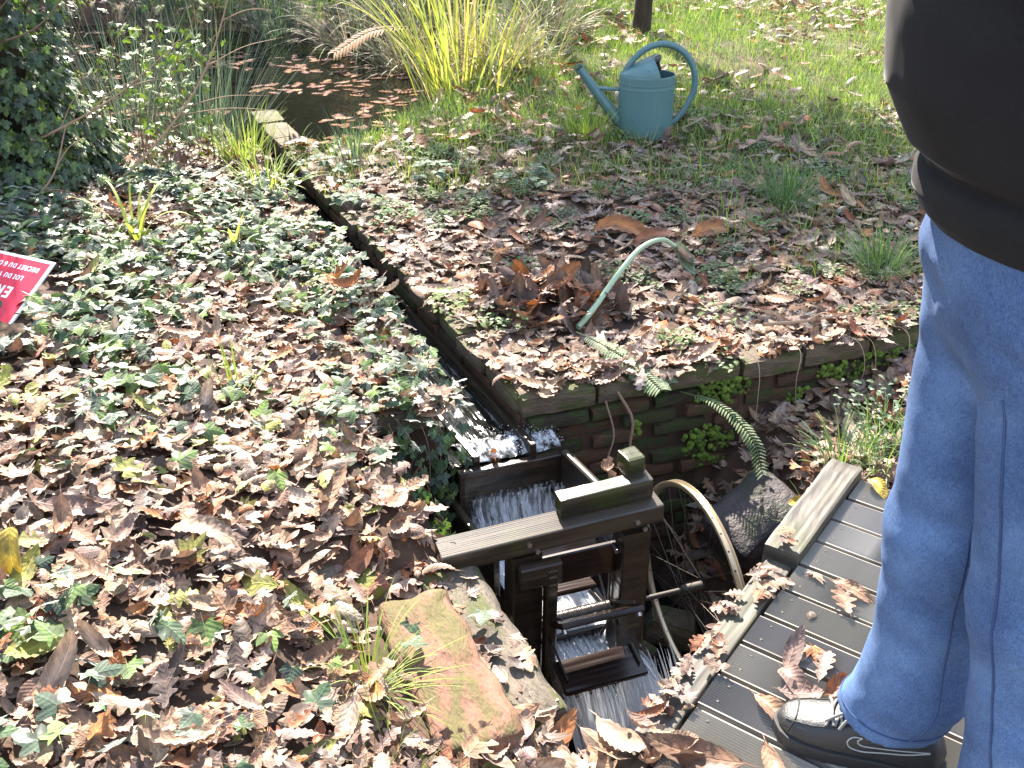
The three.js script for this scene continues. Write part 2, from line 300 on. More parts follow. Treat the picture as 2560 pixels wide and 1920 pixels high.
// channel walls: brick sides under a row of flat coping stones
{
  const g = thing('channel_wall', 'stone-capped brick edge of the water channel beside the leaf-strewn plateau', 'wall');
  const r = rng(17), ax = Math.atan2(-D.z, D.x); // turn so that x runs along D
  const put = (m, a, d, y) => { m.position.copy(W(a, d, y)); m.rotation.y = ax; return m; };
  put(part('core', cbox(3.1, 0.26, 0.1, 0.004), mortarMat, g), 0.285, -2.16, -0.165);
  let d = -0.6, i = 0;
  while (d > -3.65) { const l = 0.16 + r() * 0.12; const m = put(part('coping_stone', stoneGeo(l - 0.007, 0.055, 0.135 + r() * 0.04, 50 + i * 2.3, 8, 0.007, 0.012), copingMats[i % 3], g), 0.272 + (r() - 0.5) * 0.016, d - l / 2, -0.022 + (r() - 0.5) * 0.012); m.rotation.y += (r() - 0.5) * 0.06; m.rotation.x = (r() - 0.5) * 0.05; d -= l; i++; }
  for (let row = 0; row < 4; row++) for (let k = 0; k < 15; k++) { const m = put(part('brick', cbox(0.198, 0.042, 0.06, 0.005, 0.006, r), brickMats[(k + row * 2) % 5], g), 0.236, -0.7 - k * 0.208 - (row % 2) * 0.1, -0.078 - row * 0.05); m.rotation.y += (r() - 0.5) * 0.03; }
  const h = thing('channel_wall', 'brick edge of the water channel hidden below the ivy bank', 'wall');
  put(part('core', cbox(2.6, 0.26, 0.07, 0.004), mortarMat, h), -0.005, -2.4, -0.17); put(part('core', cbox(0.5, 0.26, 0.05, 0.004), mortarMat, h), -0.055, -0.85, -0.17);
  d = -0.6; i = 0;
  while (d > -3.6) { const l = 0.18 + r() * 0.1; const m = put(part('coping_stone', stoneGeo(l - 0.007, 0.05, 0.11, 150 + i * 2.3, 8, 0.006, 0.012), copingMats[i % 3], h), -0.015 - 0.07 * smooth(-1.2, -0.75, d), d - l / 2, -0.02); m.rotation.y += (r() - 0.5) * 0.05; d -= l; i++; }
}
// left side of the pit
{
  const g = thing('pit_wall', 'left retaining wall of the wheel pit under the ivy bank', 'wall');
  const r = rng(27), ax = Math.atan2(-D.z, D.x);
  const put = (m, a, d, y) => { m.position.copy(W(a, d, y)); m.rotation.y = ax; return m; };
  put(part('core', cbox(1.18, 0.76, 0.1, 0.004), mortarMat, g), -0.325, 0.0, -0.44);
  for (let row = 0; row < 12; row++) for (let k = 0; k < 5; k++) put(part('brick', cbox(0.198, 0.042, 0.06, 0.005, 0.006, r), brickMats[(k + row * 2) % 5], g), -0.262, -0.46 + k * 0.208 + (row % 2) * 0.1, -0.1 - row * 0.05);
  for (let k = 0; k < 3; k++) put(part('coping_stone', stoneGeo(0.19, 0.05, 0.13, 210 + k * 3, 8, 0.006, 0.012), copingMats[k], g), -0.3, -0.48 + k * 0.2, -0.03);
}
// loose stones on the left rim, nearest the viewer
{
  const put = (m, a, d, y, turn, tx = 0, tz = 0) => { m.position.copy(W(a, d, y)); m.rotation.set(tx, turn, tz); return m; };
  const along = Math.atan2(-D.z, D.x);
  put(solo('stone_slab', stoneGeo(0.46, 0.075, 0.14, 5, 24, 0.011, 0.022), matGrey, 'long grey mossy slab on the pit edge under the left end of the beam', 'stone'), -0.265, 0.285, -0.037, along - 0.03, 0.02, 0.0);
  put(solo('sandstone_block', stoneGeo(0.43, 0.095, 0.16, 9, 28, 0.014, 0.028), matRed, 'long dull red sandstone block with a mossy end on the pit edge', 'stone'), -0.388, 0.365, 0.0, along - 0.05, 0.04, 0.02);
  put(solo('sandstone_block', stoneGeo(0.14, 0.08, 0.1, 14, 12, 0.007, 0.016), matRed2, 'small flat red brick-like stone behind the sandstone block', 'stone'), -0.47, 0.06, 0.005, along + 0.5, 0.05, 0.03);
  put(solo('mossy_stone', stoneGeo(0.24, 0.09, 0.13, 21, 14, 0.01, 0.025), matMossy, 'low stone coated in green moss under the end of the sandstone block', 'stone'), -0.305, 0.48, -0.055, along - 0.1, 0.03, 0.0);
  put(solo('field_stone', stoneGeo(0.17, 0.1, 0.12, 31, 12, 0.01, 0.03), matGrey, 'rough brown stone half buried in leaves behind the slab', 'stone'), -0.58, 0.04, 0.015, along + 0.9);
  put(solo('field_stone', stoneGeo(0.11, 0.07, 0.09, 37, 10, 0.01, 0.025), matRed2, 'small rough stone beside the leaf-covered rim left of the slab', 'stone'), -0.57, 0.14, 0.0, along + 0.2);
  put(solo('field_stone', stoneGeo(0.26, 0.16, 0.2, 51, 14, 0.014, 0.035), matDark, 'big dark wet stone on the bank between deck beam and brick wall', 'stone'), 0.76, -0.24, -0.33, 0.6, 0.2, 0.25);
  for (let i = 0; i < 14; i++) { const s = rr(0.07, 0.16); put(solo('pit_rock', stoneGeo(s, s * 0.6, s * 0.8, 300 + i * 7, 6, 0.014, s * 0.2), pick([matDark, matDark, copingMats[0]]), 'wet dark rock on the floor of the wheel pit', 'rock', 'wet rocks on the pit floor'), rr(0.33, 0.8), rr(-0.5, 0.3), -0.76 + (i % 3) * 0.03, rr(0, 6), rr(-0.3, 0.3), rr(-0.3, 0.3)); }
}

// ---------------------------------------------------------------- wooden flume and weir
{
  const g = thing('wooden_flume', 'dark wet wooden flume carrying the channel water to the wheel pit', 'flume');
  const ax = Math.atan2(-D.z, D.x);
  const put = (m, a, d, y, rz = 0) => { m.position.copy(W(a, d, y)); m.rotation.set(0, ax, rz); return m; };
  put(part('side_board', cbox(1.0, 0.15, 0.018, 0.003, 0.004), blackWood, g), 0.193, -0.97, -0.155, 0.008);
  { const q = put(part('side_board', cbox(0.62, 0.14, 0.018, 0.003, 0.004), blackWood, g), 0.014, -0.79, -0.16); q.rotation.y += 0.06; }
  put(part('floor_board', cbox(1.0, 0.02, 0.19, 0.003), blackWood, g), 0.094, -0.97, -0.225);
  const w = part('weir_board', boxUV(stoneGeo(0.30, 0.16, 0.03, 650, 20, 0.002, 0.005)), blackWood, g); placeA(w, 0.125, -0.475, -0.203);
  const s = part('guide_board', cbox(0.34, 0.17, 0.024, 0.004, 0.004), blackWood, g); s.position.copy(W(0.285, -0.29, -0.19)); s.rotation.set(0, ax + 0.03, 0);
  const s2 = part('guide_board', cbox(0.3, 0.17, 0.022, 0.004), blackWood, g); s2.position.copy(W(-0.04, -0.34, -0.3)); s2.rotation.set(0, ax, 0);
  // apron that leads the water below the wheel
  const ap = part('apron_board', cbox(0.33, 0.02, 0.25, 0.003), blackWood, g); ap.position.copy(W(0.125, -0.29, -0.382)); ap.rotation.set(0, ax, -0.16);
}
// ---------------------------------------------------------------- frame that carries the wheel
const AXLE = { a: 0.08, d: 0.03, y: -0.25 };
{
  const g = thing('wheel_frame', 'wet timber frame of posts and beams carrying the small water wheel', 'timber frame');
  const add = (n, gg, m, a, d, y, dt = 0) => { const o = placeA(part(n, gg, m, g), a, d, y); o.rotation.y += dt; return o; };
  // grooved deck board laid flat as the main beam
  const prof = []; const bw = 0.074; for (let i = 0; i <= 24; i++) { const z = -bw / 2 + bw * i / 24; prof.push([z, 0.024 - (i % 2 ? 0.0007 : 0) - (i === 0 || i === 24 ? 0.003 : 0)]); } prof.push([bw / 2, -0.022], [-bw / 2, -0.022]);
  const sh = new THREE.Shape(prof.map(([z, y]) => new THREE.Vector2(z, y))); const bg = new THREE.ExtrudeGeometry(sh, { depth: 0.53, bevelEnabled: false }); bg.translate(0, 0, -0.265); bg.rotateY(Math.PI / 2); 
  add('beam', boxUV(bg), wetWood, -0.005, 0.032, 0.031).rotation.z = 0.035;
  add('upper_beam', boxUV(stoneGeo(0.23, 0.052, 0.045, 610, 16, 0.0022, 0.005)), algaeWood, 0.135, 0.012, 0.086).rotation.z = 0.035;
  add('end_block', boxUV(stoneGeo(0.05, 0.045, 0.055, 620, 8, 0.003, 0.006)), algaeWood, 0.222, -0.03, 0.134, 0.12);
  add('post', boxUV(stoneGeo(0.075, 0.74, 0.07, 630, 14, 0.0025, 0.006)), blackWood, -0.07, 0.03, -0.375);
  add('post_cleat', cbox(0.028, 0.5, 0.03, 0.004), blackWood, -0.03, 0.085, -0.28);
  add('post', boxUV(stoneGeo(0.075, 0.74, 0.07, 640, 14, 0.0025, 0.006)), blackWood, 0.2, 0.03, -0.375);
  for (const [a, y] of [[-0.075, 0.012], [-0.055, -0.012], [0.19, 0.01], [0.21, -0.014]]) { const nt = new THREE.CylinderGeometry(0.006, 0.006, 0.006, 6); nt.rotateX(Math.PI / 2); add('bolt_head', nt, steel, a, 0.07, y + 0.02); }
  add('bracket', cbox(0.1, 0.06, 0.03, 0.004), blackWood, -0.055, 0.083, -0.045);
}
// ---------------------------------------------------------------- the wheel
{
  const g = thing('water_wheel', 'small paddle water wheel with a bicycle rim on its axle', 'water wheel'); placeA(g, AXLE.a, AXLE.d, AXLE.y);
  const r = rng(5);
  // local frame: x along the axle, y up, z towards the viewer
  const ax = new THREE.CylinderGeometry(0.007, 0.007, 0.5, 12); ax.rotateZ(Math.PI / 2); part('axle', ax, darkSteel, g).position.x = 0.06;
  const hub = new THREE.CylinderGeometry(0.02, 0.02, 0.17, 10); hub.rotateZ(Math.PI / 2); part('hub', hub, blackWood, g);
  const n = 7, r0 = 0.2;
  for (let i = 0; i < n; i++) {
    const th = THREE.MathUtils.degToRad(91) - i * 2 * Math.PI / n; // 90 degrees: straight up; 0: towards the viewer
    const q = part('paddle', cbox(0.205, 0.088, 0.014, 0.003, 0.002, r), paddleWood, g);
    q.position.set(-0.012, Math.sin(th) * (r0 - 0.0425), Math.cos(th) * (r0 - 0.0425)); q.rotation.x = -(th - Math.PI / 2);
    for (const s of [-1, 1]) {
      const arm = part('spoke_arm', cbox(0.004, r0 - 0.03, 0.008, 0.001), darkSteel, g); arm.position.set(-0.012 + s * 0.09, Math.sin(th) * (r0 / 2 - 0.01), Math.cos(th) * (r0 / 2 - 0.01)); arm.rotation.x = -(th - Math.PI / 2); arm.translateZ(-0.014);
      const nut = new THREE.CylinderGeometry(0.007, 0.007, 0.012, 6); nut.rotateX(Math.PI / 2); const b = part('bolt', nut, steel, q); b.position.set(s * 0.092, 0.026, 0.011);
    }
  }
  // bicycle rim outside the right post: double-walled section swept round
  const C = [[-0.0125, 0], [-0.0125, 0.008], [-0.010, 0.008], [-0.0085, 0.0015], [-0.005, -0.002], [0.005, -0.002], [0.0085, 0.0015], [0.010, 0.008], [0.0125, 0.008], [0.0125, 0], [0.009, -0.009], [0.004, -0.012], [-0.004, -0.012], [-0.009, -0.009], [-0.0125, 0]];
  const rimGeo = new THREE.LatheGeometry(C.map(([x, y]) => new THREE.Vector2(0.268 + y * 0.85, x * 0.8)), 96); rimGeo.rotateZ(Math.PI / 2);
  const alloy = std({ color: lin(0.5, 0.4, 0.27), metalness: 0.75, roughness: 0.33 });
  const rim = part('bicycle_rim', rimGeo, alloy, g); rim.position.x = 0.3; rim.userData.label = 'bare bicycle wheel rim with rusty brass tone';
  const hb = new THREE.CylinderGeometry(0.012, 0.012, 0.055, 14); hb.rotateZ(Math.PI / 2); part('hub_shell', hb, darkSteel, rim);
  const hole = new THREE.CylinderGeometry(0.0028, 0.0028, 0.004, 8), spokeMat = std({ color: lin(0.07, 0.06, 0.05), metalness: 0.7, roughness: 0.45 });
  const ringMat = std({ color: lin(0.01, 0.01, 0.01), roughness: 0.9 });
  for (let i = 0; i < 36; i++) {
    const th = i / 36 * 2 * Math.PI + 0.04, side = i % 2 ? 1 : -1;
    const h = part('spoke_hole', hole, ringMat, rim); h.position.set(0, Math.cos(th) * 0.2643, Math.sin(th) * 0.2643); h.rotation.x = th;
    if (i % 4 === 3) continue; // some spokes are missing
    const p0 = V(side * 0.026, Math.cos(th + side * 0.9 * (i % 4 < 2 ? 1 : -1)) * 0.02, Math.sin(th + side * 0.9 * (i % 4 < 2 ? 1 : -1)) * 0.02), p1 = V(side * 0.002, Math.cos(th) * 0.256, Math.sin(th) * 0.256);
    part('spoke', new THREE.TubeGeometry(new THREE.LineCurve3(p0, p1), 1, 0.0008, 5), spokeMat, rim);
  }
  const pul = new THREE.TorusGeometry(0.1, 0.009, 8, 40); pul.rotateY(Math.PI / 2); const pm = part('pulley_ring', pul, darkSteel, g); pm.position.set(-0.22, -0.09, 0.02); pm.rotation.x = 0.2;
}
// ---------------------------------------------------------------- deck
{
  const g = thing('wooden_deck', 'weathered grey deck of grooved planks bridging the stream beside the pit', 'deck');
  const prof = (w, h) => { const p = []; const n = 28; for (let i = 0; i <= n; i++) { const z = -w / 2 + w * i / n; p.push([z, h / 2 - (i % 2 ? 0.0036 : 0) - (i < 1 || i > n - 1 ? 0.0035 : 0)]); } p.push([w / 2, -h / 2], [-w / 2, -h / 2]); return new THREE.Shape(p.map(([z, y]) => new THREE.Vector2(z, y))); };
  const r = rng(61), geos = [0, 1, 2].map(() => { const e = new THREE.ExtrudeGeometry(prof(0.0885, 0.026), { depth: 1.52, bevelEnabled: false }); e.rotateY(Math.PI / 2); return boxUV(e); });
  geos.forEach((e, k) => { const uv = e.attributes.uv; for (let i = 0; i < uv.count; i++) uv.setXY(i, uv.getX(i) + k * 0.37, uv.getY(i) * 2 + k * 0.21); });
  const screwGeo = new THREE.CylinderGeometry(0.0028, 0.0028, 0.003, 8);
  const m0 = basis(E, UP, V(-B.x, 0, -B.z).negate(), V(0, 0, 0));
  const q = new THREE.Quaternion().setFromRotationMatrix(new THREE.Matrix4().makeBasis(E, UP, V(0, 0, 0).crossVectors(E, UP)));
  for (let k = -4; k < 15; k++) {
    const s = 0.385 + 0.0995 * (k + 0.5), o = part('plank', geos[(k + 8) % 3], deckMats[Math.floor(r() * 4)], g);
    o.position.copy(DK(s, 0.072 + (r() - 0.5) * 0.008, 0.0 + (r() - 0.5) * 0.003)); o.quaternion.copy(q); o.rotateX((r() - 0.5) * 0.015);
    for (const [x, z] of [[0.03, 0.022], [0.032, -0.024], [0.48, 0.02], [0.482, -0.022]]) { const sc = part('screw', screwGeo, darkSteel, o); sc.position.set(x, 0.0108, z); }
  }
  const qb = new THREE.Quaternion().setFromRotationMatrix(new THREE.Matrix4().makeBasis(B, UP, V(0, 0, 0).crossVectors(B, UP)));
  const b1 = part('edge_beam', boxUV(stoneGeo(0.42, 0.1, 0.082, 71, 14, 0.003, 0.006)), beamWood, g); b1.position.copy(DK(0.19, 0.03, -0.01)); b1.quaternion.copy(qb);
  const b2 = part('edge_beam', boxUV(stoneGeo(2.1, 0.1, 0.062, 72, 30, 0.003, 0.006)), beamWood, g); b2.position.copy(DK(1.452, 0.033, -0.04)); b2.quaternion.copy(qb);
  for (const t of [0.55, 1.1]) { const j = part('joist', cbox(2.0, 0.09, 0.05, 0.003), beamWood, g); j.position.copy(DK(0.95, t, -0.061)); j.quaternion.copy(qb); }
}
// ---------------------------------------------------------------- water
const rippleB = tex(512, (u, v) => 0.6 * pfbm(u, v, 10, 10, 7, 4) + 0.4 * pfbm(u, v, 30, 30, 8, 3), false);
const streamB = tex(256, (u, v) => pfbm(u, v, 22, 4, 17, 4), false);
const pondMat = phy({ color: lin(0.006, 0.0068, 0.005), roughness: 0.06, ior: 1.33, bumpMap: rippleB, bumpScale: 0.004 });
const streamMat = phy({ color: lin(0.009, 0.0095, 0.008), roughness: 0.08, ior: 1.33, bumpMap: streamB, bumpScale: 0.0025 });
{
  const grown = POND.map(([x, z]) => { const cx = -2.4, cz = -6.5; return new THREE.Vector2(cx + (x - cx) * 1.12, -(cz + (z - cz) * 1.14)); });
  const g = new THREE.ShapeGeometry(new THREE.Shape(grown)); g.rotateX(-Math.PI / 2); g.translate(0, WATER_Y, 0);
  const p = g.attributes.position, uv = g.attributes.uv; for (let i = 0; i < p.count; i++) uv.setXY(i, p.getX(i) / 1.4, p.getZ(i) / 1.4);
  struct('pond_water', g, pondMat, 'dark pond surface dotted with floating leaves');
}
function sheet(nu, nv, f, us = 1, vs = 1) { const P = [], U = [], I = []; for (let j = 0; j <= nv; j++) for (let i = 0; i <= nu; i++) { const q = f(i / nu, j / nv); P.push(q.x, q.y, q.z); U.push(i / nu * us, j / nv * vs); } for (let j = 0; j < nv; j++) for (let i = 0; i < nu; i++) { const k = j * (nu + 1) + i; I.push(k, k + nu + 1, k + 1, k + 1, k + nu + 1, k + nu + 2); } return geoFrom(P, I, U); }
const flumeY = (a, d) => { const k = smooth(-1.7, -0.7, d); return lerp(-0.1, -0.128, smooth(-2.4, -0.9, d)) + (fbm(a * 45, d * 9, 3) - 0.5) * (0.003 + 0.017 * k) + 0.012 * smooth(-0.62, -0.5, d); };
struct('channel_water', sheet(24, 420, (u, v) => { const a = lerp(-0.035, 0.215, u), d = lerp(-3.72, -0.488, v); return W(a, d, flumeY(a, d)); }, 1.2, 8), streamMat, 'water running down the narrow channel');
struct('pit_water', (() => { const g = sheet(40, 40, (u, v) => W(lerp(-0.3, 0.95, u), lerp(-0.62, 1.1, v), -0.765 + (fbm(u * 30, v * 30, 5) - 0.5) * 0.016), 3, 3); return g; })(), streamMat, 'dark water on the floor of the wheel pit');
const strandA = (seed, px, py, lo, hi, o = 3) => tex(256, (u, v) => { const w = u + 0.035 * (pnoise(u, v, 5, 5, seed + 7) - 0.5) + 0.02 * (pnoise(u, v, 11, 9, seed + 8) - 0.5), n = pfbm(w, v, px, py, seed, o) * 0.7 + pnoise(w, v, px * 4, py * 3, seed + 3) * 0.2 + (pfbm(u, v, 4, 5, seed + 11, 3) - 0.45) * 0.55; return smooth(lo, hi, n); }, false);
const foamMat = (t, o = {}) => phy({ color: lin(0.82, 0.85, 0.9), roughness: 0.55, transmission: 0.25, alphaMap: t, transparent: true, side: THREE.DoubleSide, ...o });
const fallF = foamMat(strandA(5, 36, 3, 0.25, 0.95, 4)), chuteF = foamMat(strandA(9, 26, 4, 0.05, 0.68, 4)), chuteF2 = foamMat(strandA(13, 44, 5, 0.36, 0.85)), flumeF = foamMat(strandA(21, 10, 4, 0.5, 1.05, 4)), boilF = foamMat(strandA(25, 12, 6, 0.3, 0.9, 4));
const apronY = (d) => -0.352 - 0.16 * (d + 0.4);
const chuteY = (a, d) => (d < 0.08 ? apronY(d) : apronY(0.08) - (d - 0.08) * 0.25 - (d - 0.08) ** 2 * 3.2) + 0.014 + (fbm(a * 110, d * 9, 7) - 0.5) * 0.014;
const chuteA = (u, d) => lerp(0.0 - 0.03 * smooth(-0.1, 0.4, d), 0.2 + 0.07 * smooth(-0.2, 0.4, d), u);
{
  const g = thing('falling_water', 'white water rushing under the weir and down past the paddles', 'water'); g.userData.kind = 'stuff';
  part('chute_water', sheet(26, 60, (u, v) => { const d = lerp(-0.44, 0.4, v), a = chuteA(u, d); return W(a, d, chuteY(a, d)); }, 1, 3), streamMat, g);
  part('foam', sheet(30, 60, (u, v) => { const d = lerp(-0.44, 0.4, v), a = chuteA(u, d); return W(a, d, chuteY(a, d) + 0.007); }, 1, 1.4), chuteF, g);
  part('foam', sheet(30, 60, (u, v) => { const d = lerp(-0.36, 0.4, v), a = chuteA(u, d); return W(a, d, chuteY(a + 3, d) + 0.02 + 0.012 * v); }, 1.1, 1.9), chuteF2, g);
  for (const [o, m, s] of [[0, fallF, 1], [0.018, chuteF2, 1.3], [0.034, fallF, 0.8]]) part('falling_sheet', sheet(30, 24, (u, v) => { const y = lerp(-0.2, -0.38, v), a = lerp(0.0, 0.265, u); return W(a, -0.455 + o + 0.09 * v * v + (fbm(a * 60, v * 2, 11) - 0.5) * 0.02, y); }, s, 0.8), m, g);
  part('falling_sheet', sheet(24, 24, (u, v) => { const y = lerp(-0.3, -0.76, v), a = lerp(-0.21, -0.07, u); return W(a, -0.42 + 0.1 * v + (fbm(a * 50, v * 2, 13) - 0.5) * 0.03, y); }, 0.7, 0.9), chuteF2, g);
  part('foam', sheet(16, 90, (u, v) => { const a = lerp(0.005, 0.185, u), d = lerp(-1.1, -0.5, v); return W(a, d, flumeY(a, d) + 0.004); }, 1, 2), flumeF, g);
  part('foam', sheet(60, 20, (u, v) => { const a = lerp(0.0, 0.285, u), d = lerp(-0.6, -0.487, v); return W(a, d, -0.114 + 0.02 * Math.sin(Math.PI * v) + (fbm(a * 55, d * 55, 2) - 0.5) * 0.016); }, 2.2, 1), boilF, g);
  // loose strands of falling and running water
  const strands = (n, path, w0, w1, seed) => { const r = rng(seed), P = [], I = [], U = []; for (let k = 0; k < n; k++) { const u = r(), v0 = r() * 0.75, v1 = Math.min(1, v0 + 0.12 + r() * 0.4), w = lerp(w0, w1, r() * r()), du = (r() - 0.5) * 0.06, of = (r() - 0.3) * 0.02, b = P.length / 3, m = 9; for (let i = 0; i <= m; i++) { const t = i / m, q = path(clamp(u + du * t), lerp(v0, v1, t)), h = w * Math.sin(Math.PI * clamp(t, 0.04, 0.97)) ** 0.6; q.addScaledVector(N, of); P.push(q.x - A.x * h, q.y, q.z - A.z * h, q.x + N.x * h * 0.7, q.y + h * 0.7, q.z + N.z * h * 0.7, q.x + A.x * h, q.y, q.z + A.z * h); U.push(0, t, 0.5, t, 1, t); if (i < m) { const e = b + i * 3; I.push(e, e + 1, e + 3, e + 1, e + 4, e + 3, e + 1, e + 2, e + 4, e + 2, e + 5, e + 4); } } } return geoFrom(P, I, U); };
  const strandM = phy({ color: lin(0.86, 0.89, 0.93), roughness: 0.4, transmission: 0.45, side: THREE.DoubleSide });
  part('water_strands', strands(460, (u, v) => W(lerp(-0.005, 0.245, u) + 0.04 * (u - 0.4) * v, 0.15 + 0.25 * v + (fbm(u * 20, v * 3, 17) - 0.5) * 0.03, -0.285 - 0.485 * Math.pow(v, 1.2)), 0.0006, 0.0032, 301), strandM, g);
  part('water_strands', strands(300, (u, v) => { const d = lerp(-0.4, 0.3, v), a = chuteA(u, d); return W(a, d, chuteY(a, d) + 0.012); }, 0.0006, 0.003, 302), strandM, g);
  part('water_strands', strands(160, (u, v) => W(lerp(0.0, 0.265, u), -0.44 + 0.09 * v, -0.25 - 0.13 * v), 0.0006, 0.0026, 303), strandM, g);
  const drop = new THREE.IcosahedronGeometry(1, 0), dm = new THREE.InstancedMesh(drop, phy({ color: lin(0.9, 0.92, 0.95), roughness: 0.15, transmission: 0.4, ior: 1.33 }), 1700); dm.name = 'droplets'; dm.castShadow = true; const M = new THREE.Matrix4(), q = new THREE.Quaternion();
  for (let i = 0; i < 1700; i++) {
    let p, l = rr(0.0005, 0.0012), st = 1; const k = R();
    if (k < 0.3) { p = W(rr(0.0, 0.29), rr(-0.6, -0.48), -0.1 + R() * R() * 0.035); st = 1.2; } else if (k < 0.75) { const d = rr(-0.3, 0.38), a = chuteA(R(), d); p = W(a, d, chuteY(a, d) + 0.01 + R() * R() * 0.06); st = rr(2, 7); } else { p = W(rr(-0.02, 0.3), rr(-0.44, -0.34), rr(-0.36, -0.26)); st = rr(3, 9); }
    q.setFromUnitVectors(UP, V(D.x * 0.8, k < 0.75 ? -0.5 : -1.5, D.z * 0.8).normalize()); dm.setMatrixAt(i, M.compose(p, q, V(l, l * st, l)));
  }
  g.add(dm);
}

// ---------------------------------------------------------------- watering can
{
  const g = thing('watering_can', 'blue-green plastic watering can standing on the grass', 'watering can'); g.position.set(0.655, groundY(0.655, -5.08) - 0.004, -5.08); g.rotation.y = 0.05;
  const canT = tex(512, (u, v) => { const n = pfbm(u, v, 4, 4, 3, 5), s = pnoise(u, v, 160, 160, 5), l = pfbm(u, v, 40, 3, 9, 3); let c = mix3([0.285, 0.425, 0.44], [0.325, 0.46, 0.475], clamp(n * 2 - 0.5)); c = mix3(c, [0.45, 0.53, 0.53], clamp((l - 0.66) * 3) * 0.5); c = mix3(c, [0.3, 0.27, 0.22], clamp((s - 0.9) * 8) * clamp((pfbm(u, v, 6, 6, 14, 3) - 0.5) * 6)); return c; });
  const M = phy({ map: canT, roughness: 0.42, bumpMap: stoneBump, bumpScale: 0.0008 });
  const Rx = 0.136, Rz = 0.105, H = 0.305;
  const prof = [[0, 0.004], [0.9, 0.004], [0.97, 0.0], [1, 0.006], [1.0, 0.02], [0.992, 0.022], [0.995, 0.03], [1, 0.24], [1.012, 0.243], [1.012, 0.248], [1, 0.251], [1, 0.262], [1.012, 0.265], [1.012, 0.269], [1, 0.272], [1.004, 0.298], [0.985, H], [0.955, H], [0.95, H - 0.006], [0.94, 0.05], [0, 0.03]];
  const body = new THREE.LatheGeometry(prof.map(([r, y]) => new THREE.Vector2(r, y)), 64); body.scale(Rx, 1, Rz); body.computeVertexNormals(); part('body', body, M, g);
  // hood over the half towards the spout
  const P = [], I = [], U = [], nu = 26, nv = 20; for (let i = 0; i <= nu; i++) for (let j = 0; j <= nv; j++) { const x = lerp(-Rx * 0.985, 0.018, i / nu), w = Rz * 0.985 * Math.sqrt(Math.max(0, 1 - (x / Rx) ** 2)), t = Math.PI * j / nv, h = 0.085 * Math.pow(clamp((x + Rx) / (Rx + 0.018)), 0.75); P.push(x + 0.03 * (1 - Math.sin(t)) * i / nu, H - 0.002 + h * Math.sin(t) ** 0.9, -w * Math.cos(t)); U.push(i / nu, j / nv); } for (let i = 0; i < nu; i++) for (let j = 0; j < nv; j++) { const k = i * (nv + 1) + j; I.push(k, k + 1, k + nv + 1, k + 1, k + nv + 2, k + nv + 1); }
  part('hood', geoFrom(P, I, U), M, g);
  // deck of the top round the filler hole: an open crescent on the handle side
  const sp = tube([[-0.1, 0.05, 0], [-0.15, 0.105, 0], [-0.24, 0.215, 0], [-0.332, 0.335, 0]], 0.031, 28, 20, 0.6); const spout = part('spout', sp, M, g);
  const lip = new THREE.TorusGeometry(0.0195, 0.0035, 8, 24); const lp = part('lip', lip, M, spout); lp.position.set(-0.332, 0.335, 0); lp.lookAt(V(-0.44, 0.475, 0)); lp.position.set(-0.332, 0.335, 0);
  const hol = new THREE.CylinderGeometry(0.0165, 0.0165, 0.004, 20); const ho = part('mouth', hol, std({ color: lin(0.012, 0.02, 0.022), roughness: 0.8 }), spout); ho.position.set(-0.3325, 0.336, 0); ho.quaternion.setFromUnitVectors(UP, V(-0.61, 0.79, 0));
  part('brace', tube([[-0.24, 0.24, 0], [-0.18, 0.235, 0], [-0.13, 0.232, 0]], 0.0085, 6, 8), M, g);
  const hp = [[-0.118, 0.29, 0], [-0.105, 0.325, 0], [-0.087, 0.356, 0], [-0.02, 0.42, 0], [0.06, 0.445, 0], [0.138, 0.425, 0], [0.194, 0.378, 0], [0.23, 0.3, 0], [0.232, 0.223, 0], [0.2, 0.144, 0], [0.16, 0.088, 0], [0.12, 0.055, 0]];
  const hg = tube(hp, 0.0155, 60, 12); hg.scale(1, 1, 0.85); part('handle', hg, M, g);
  // a dark sprinkler rose parked in the filler hole
  const rose = part('sprinkler_rose', new THREE.LatheGeometry([[0, 0.0], [0.014, 0], [0.016, 0.03], [0.03, 0.055], [0.034, 0.06], [0.034, 0.066], [0, 0.07]].map(([r, y]) => new THREE.Vector2(r, y)), 24), phy({ color: lin(0.03, 0.032, 0.035), roughness: 0.22 }), g); rose.position.set(0.058, 0.318, -0.03); rose.rotation.set(0.3, 0, 0.45); rose.userData.label = 'black glossy sprinkler rose lying in the opening';
  const screw = new THREE.CylinderGeometry(0.004, 0.004, 0.003, 8); screw.rotateX(Math.PI / 2); const sc = part('screw', screw, darkSteel, g); sc.position.set(-0.012, 0.335, 0.089);
}
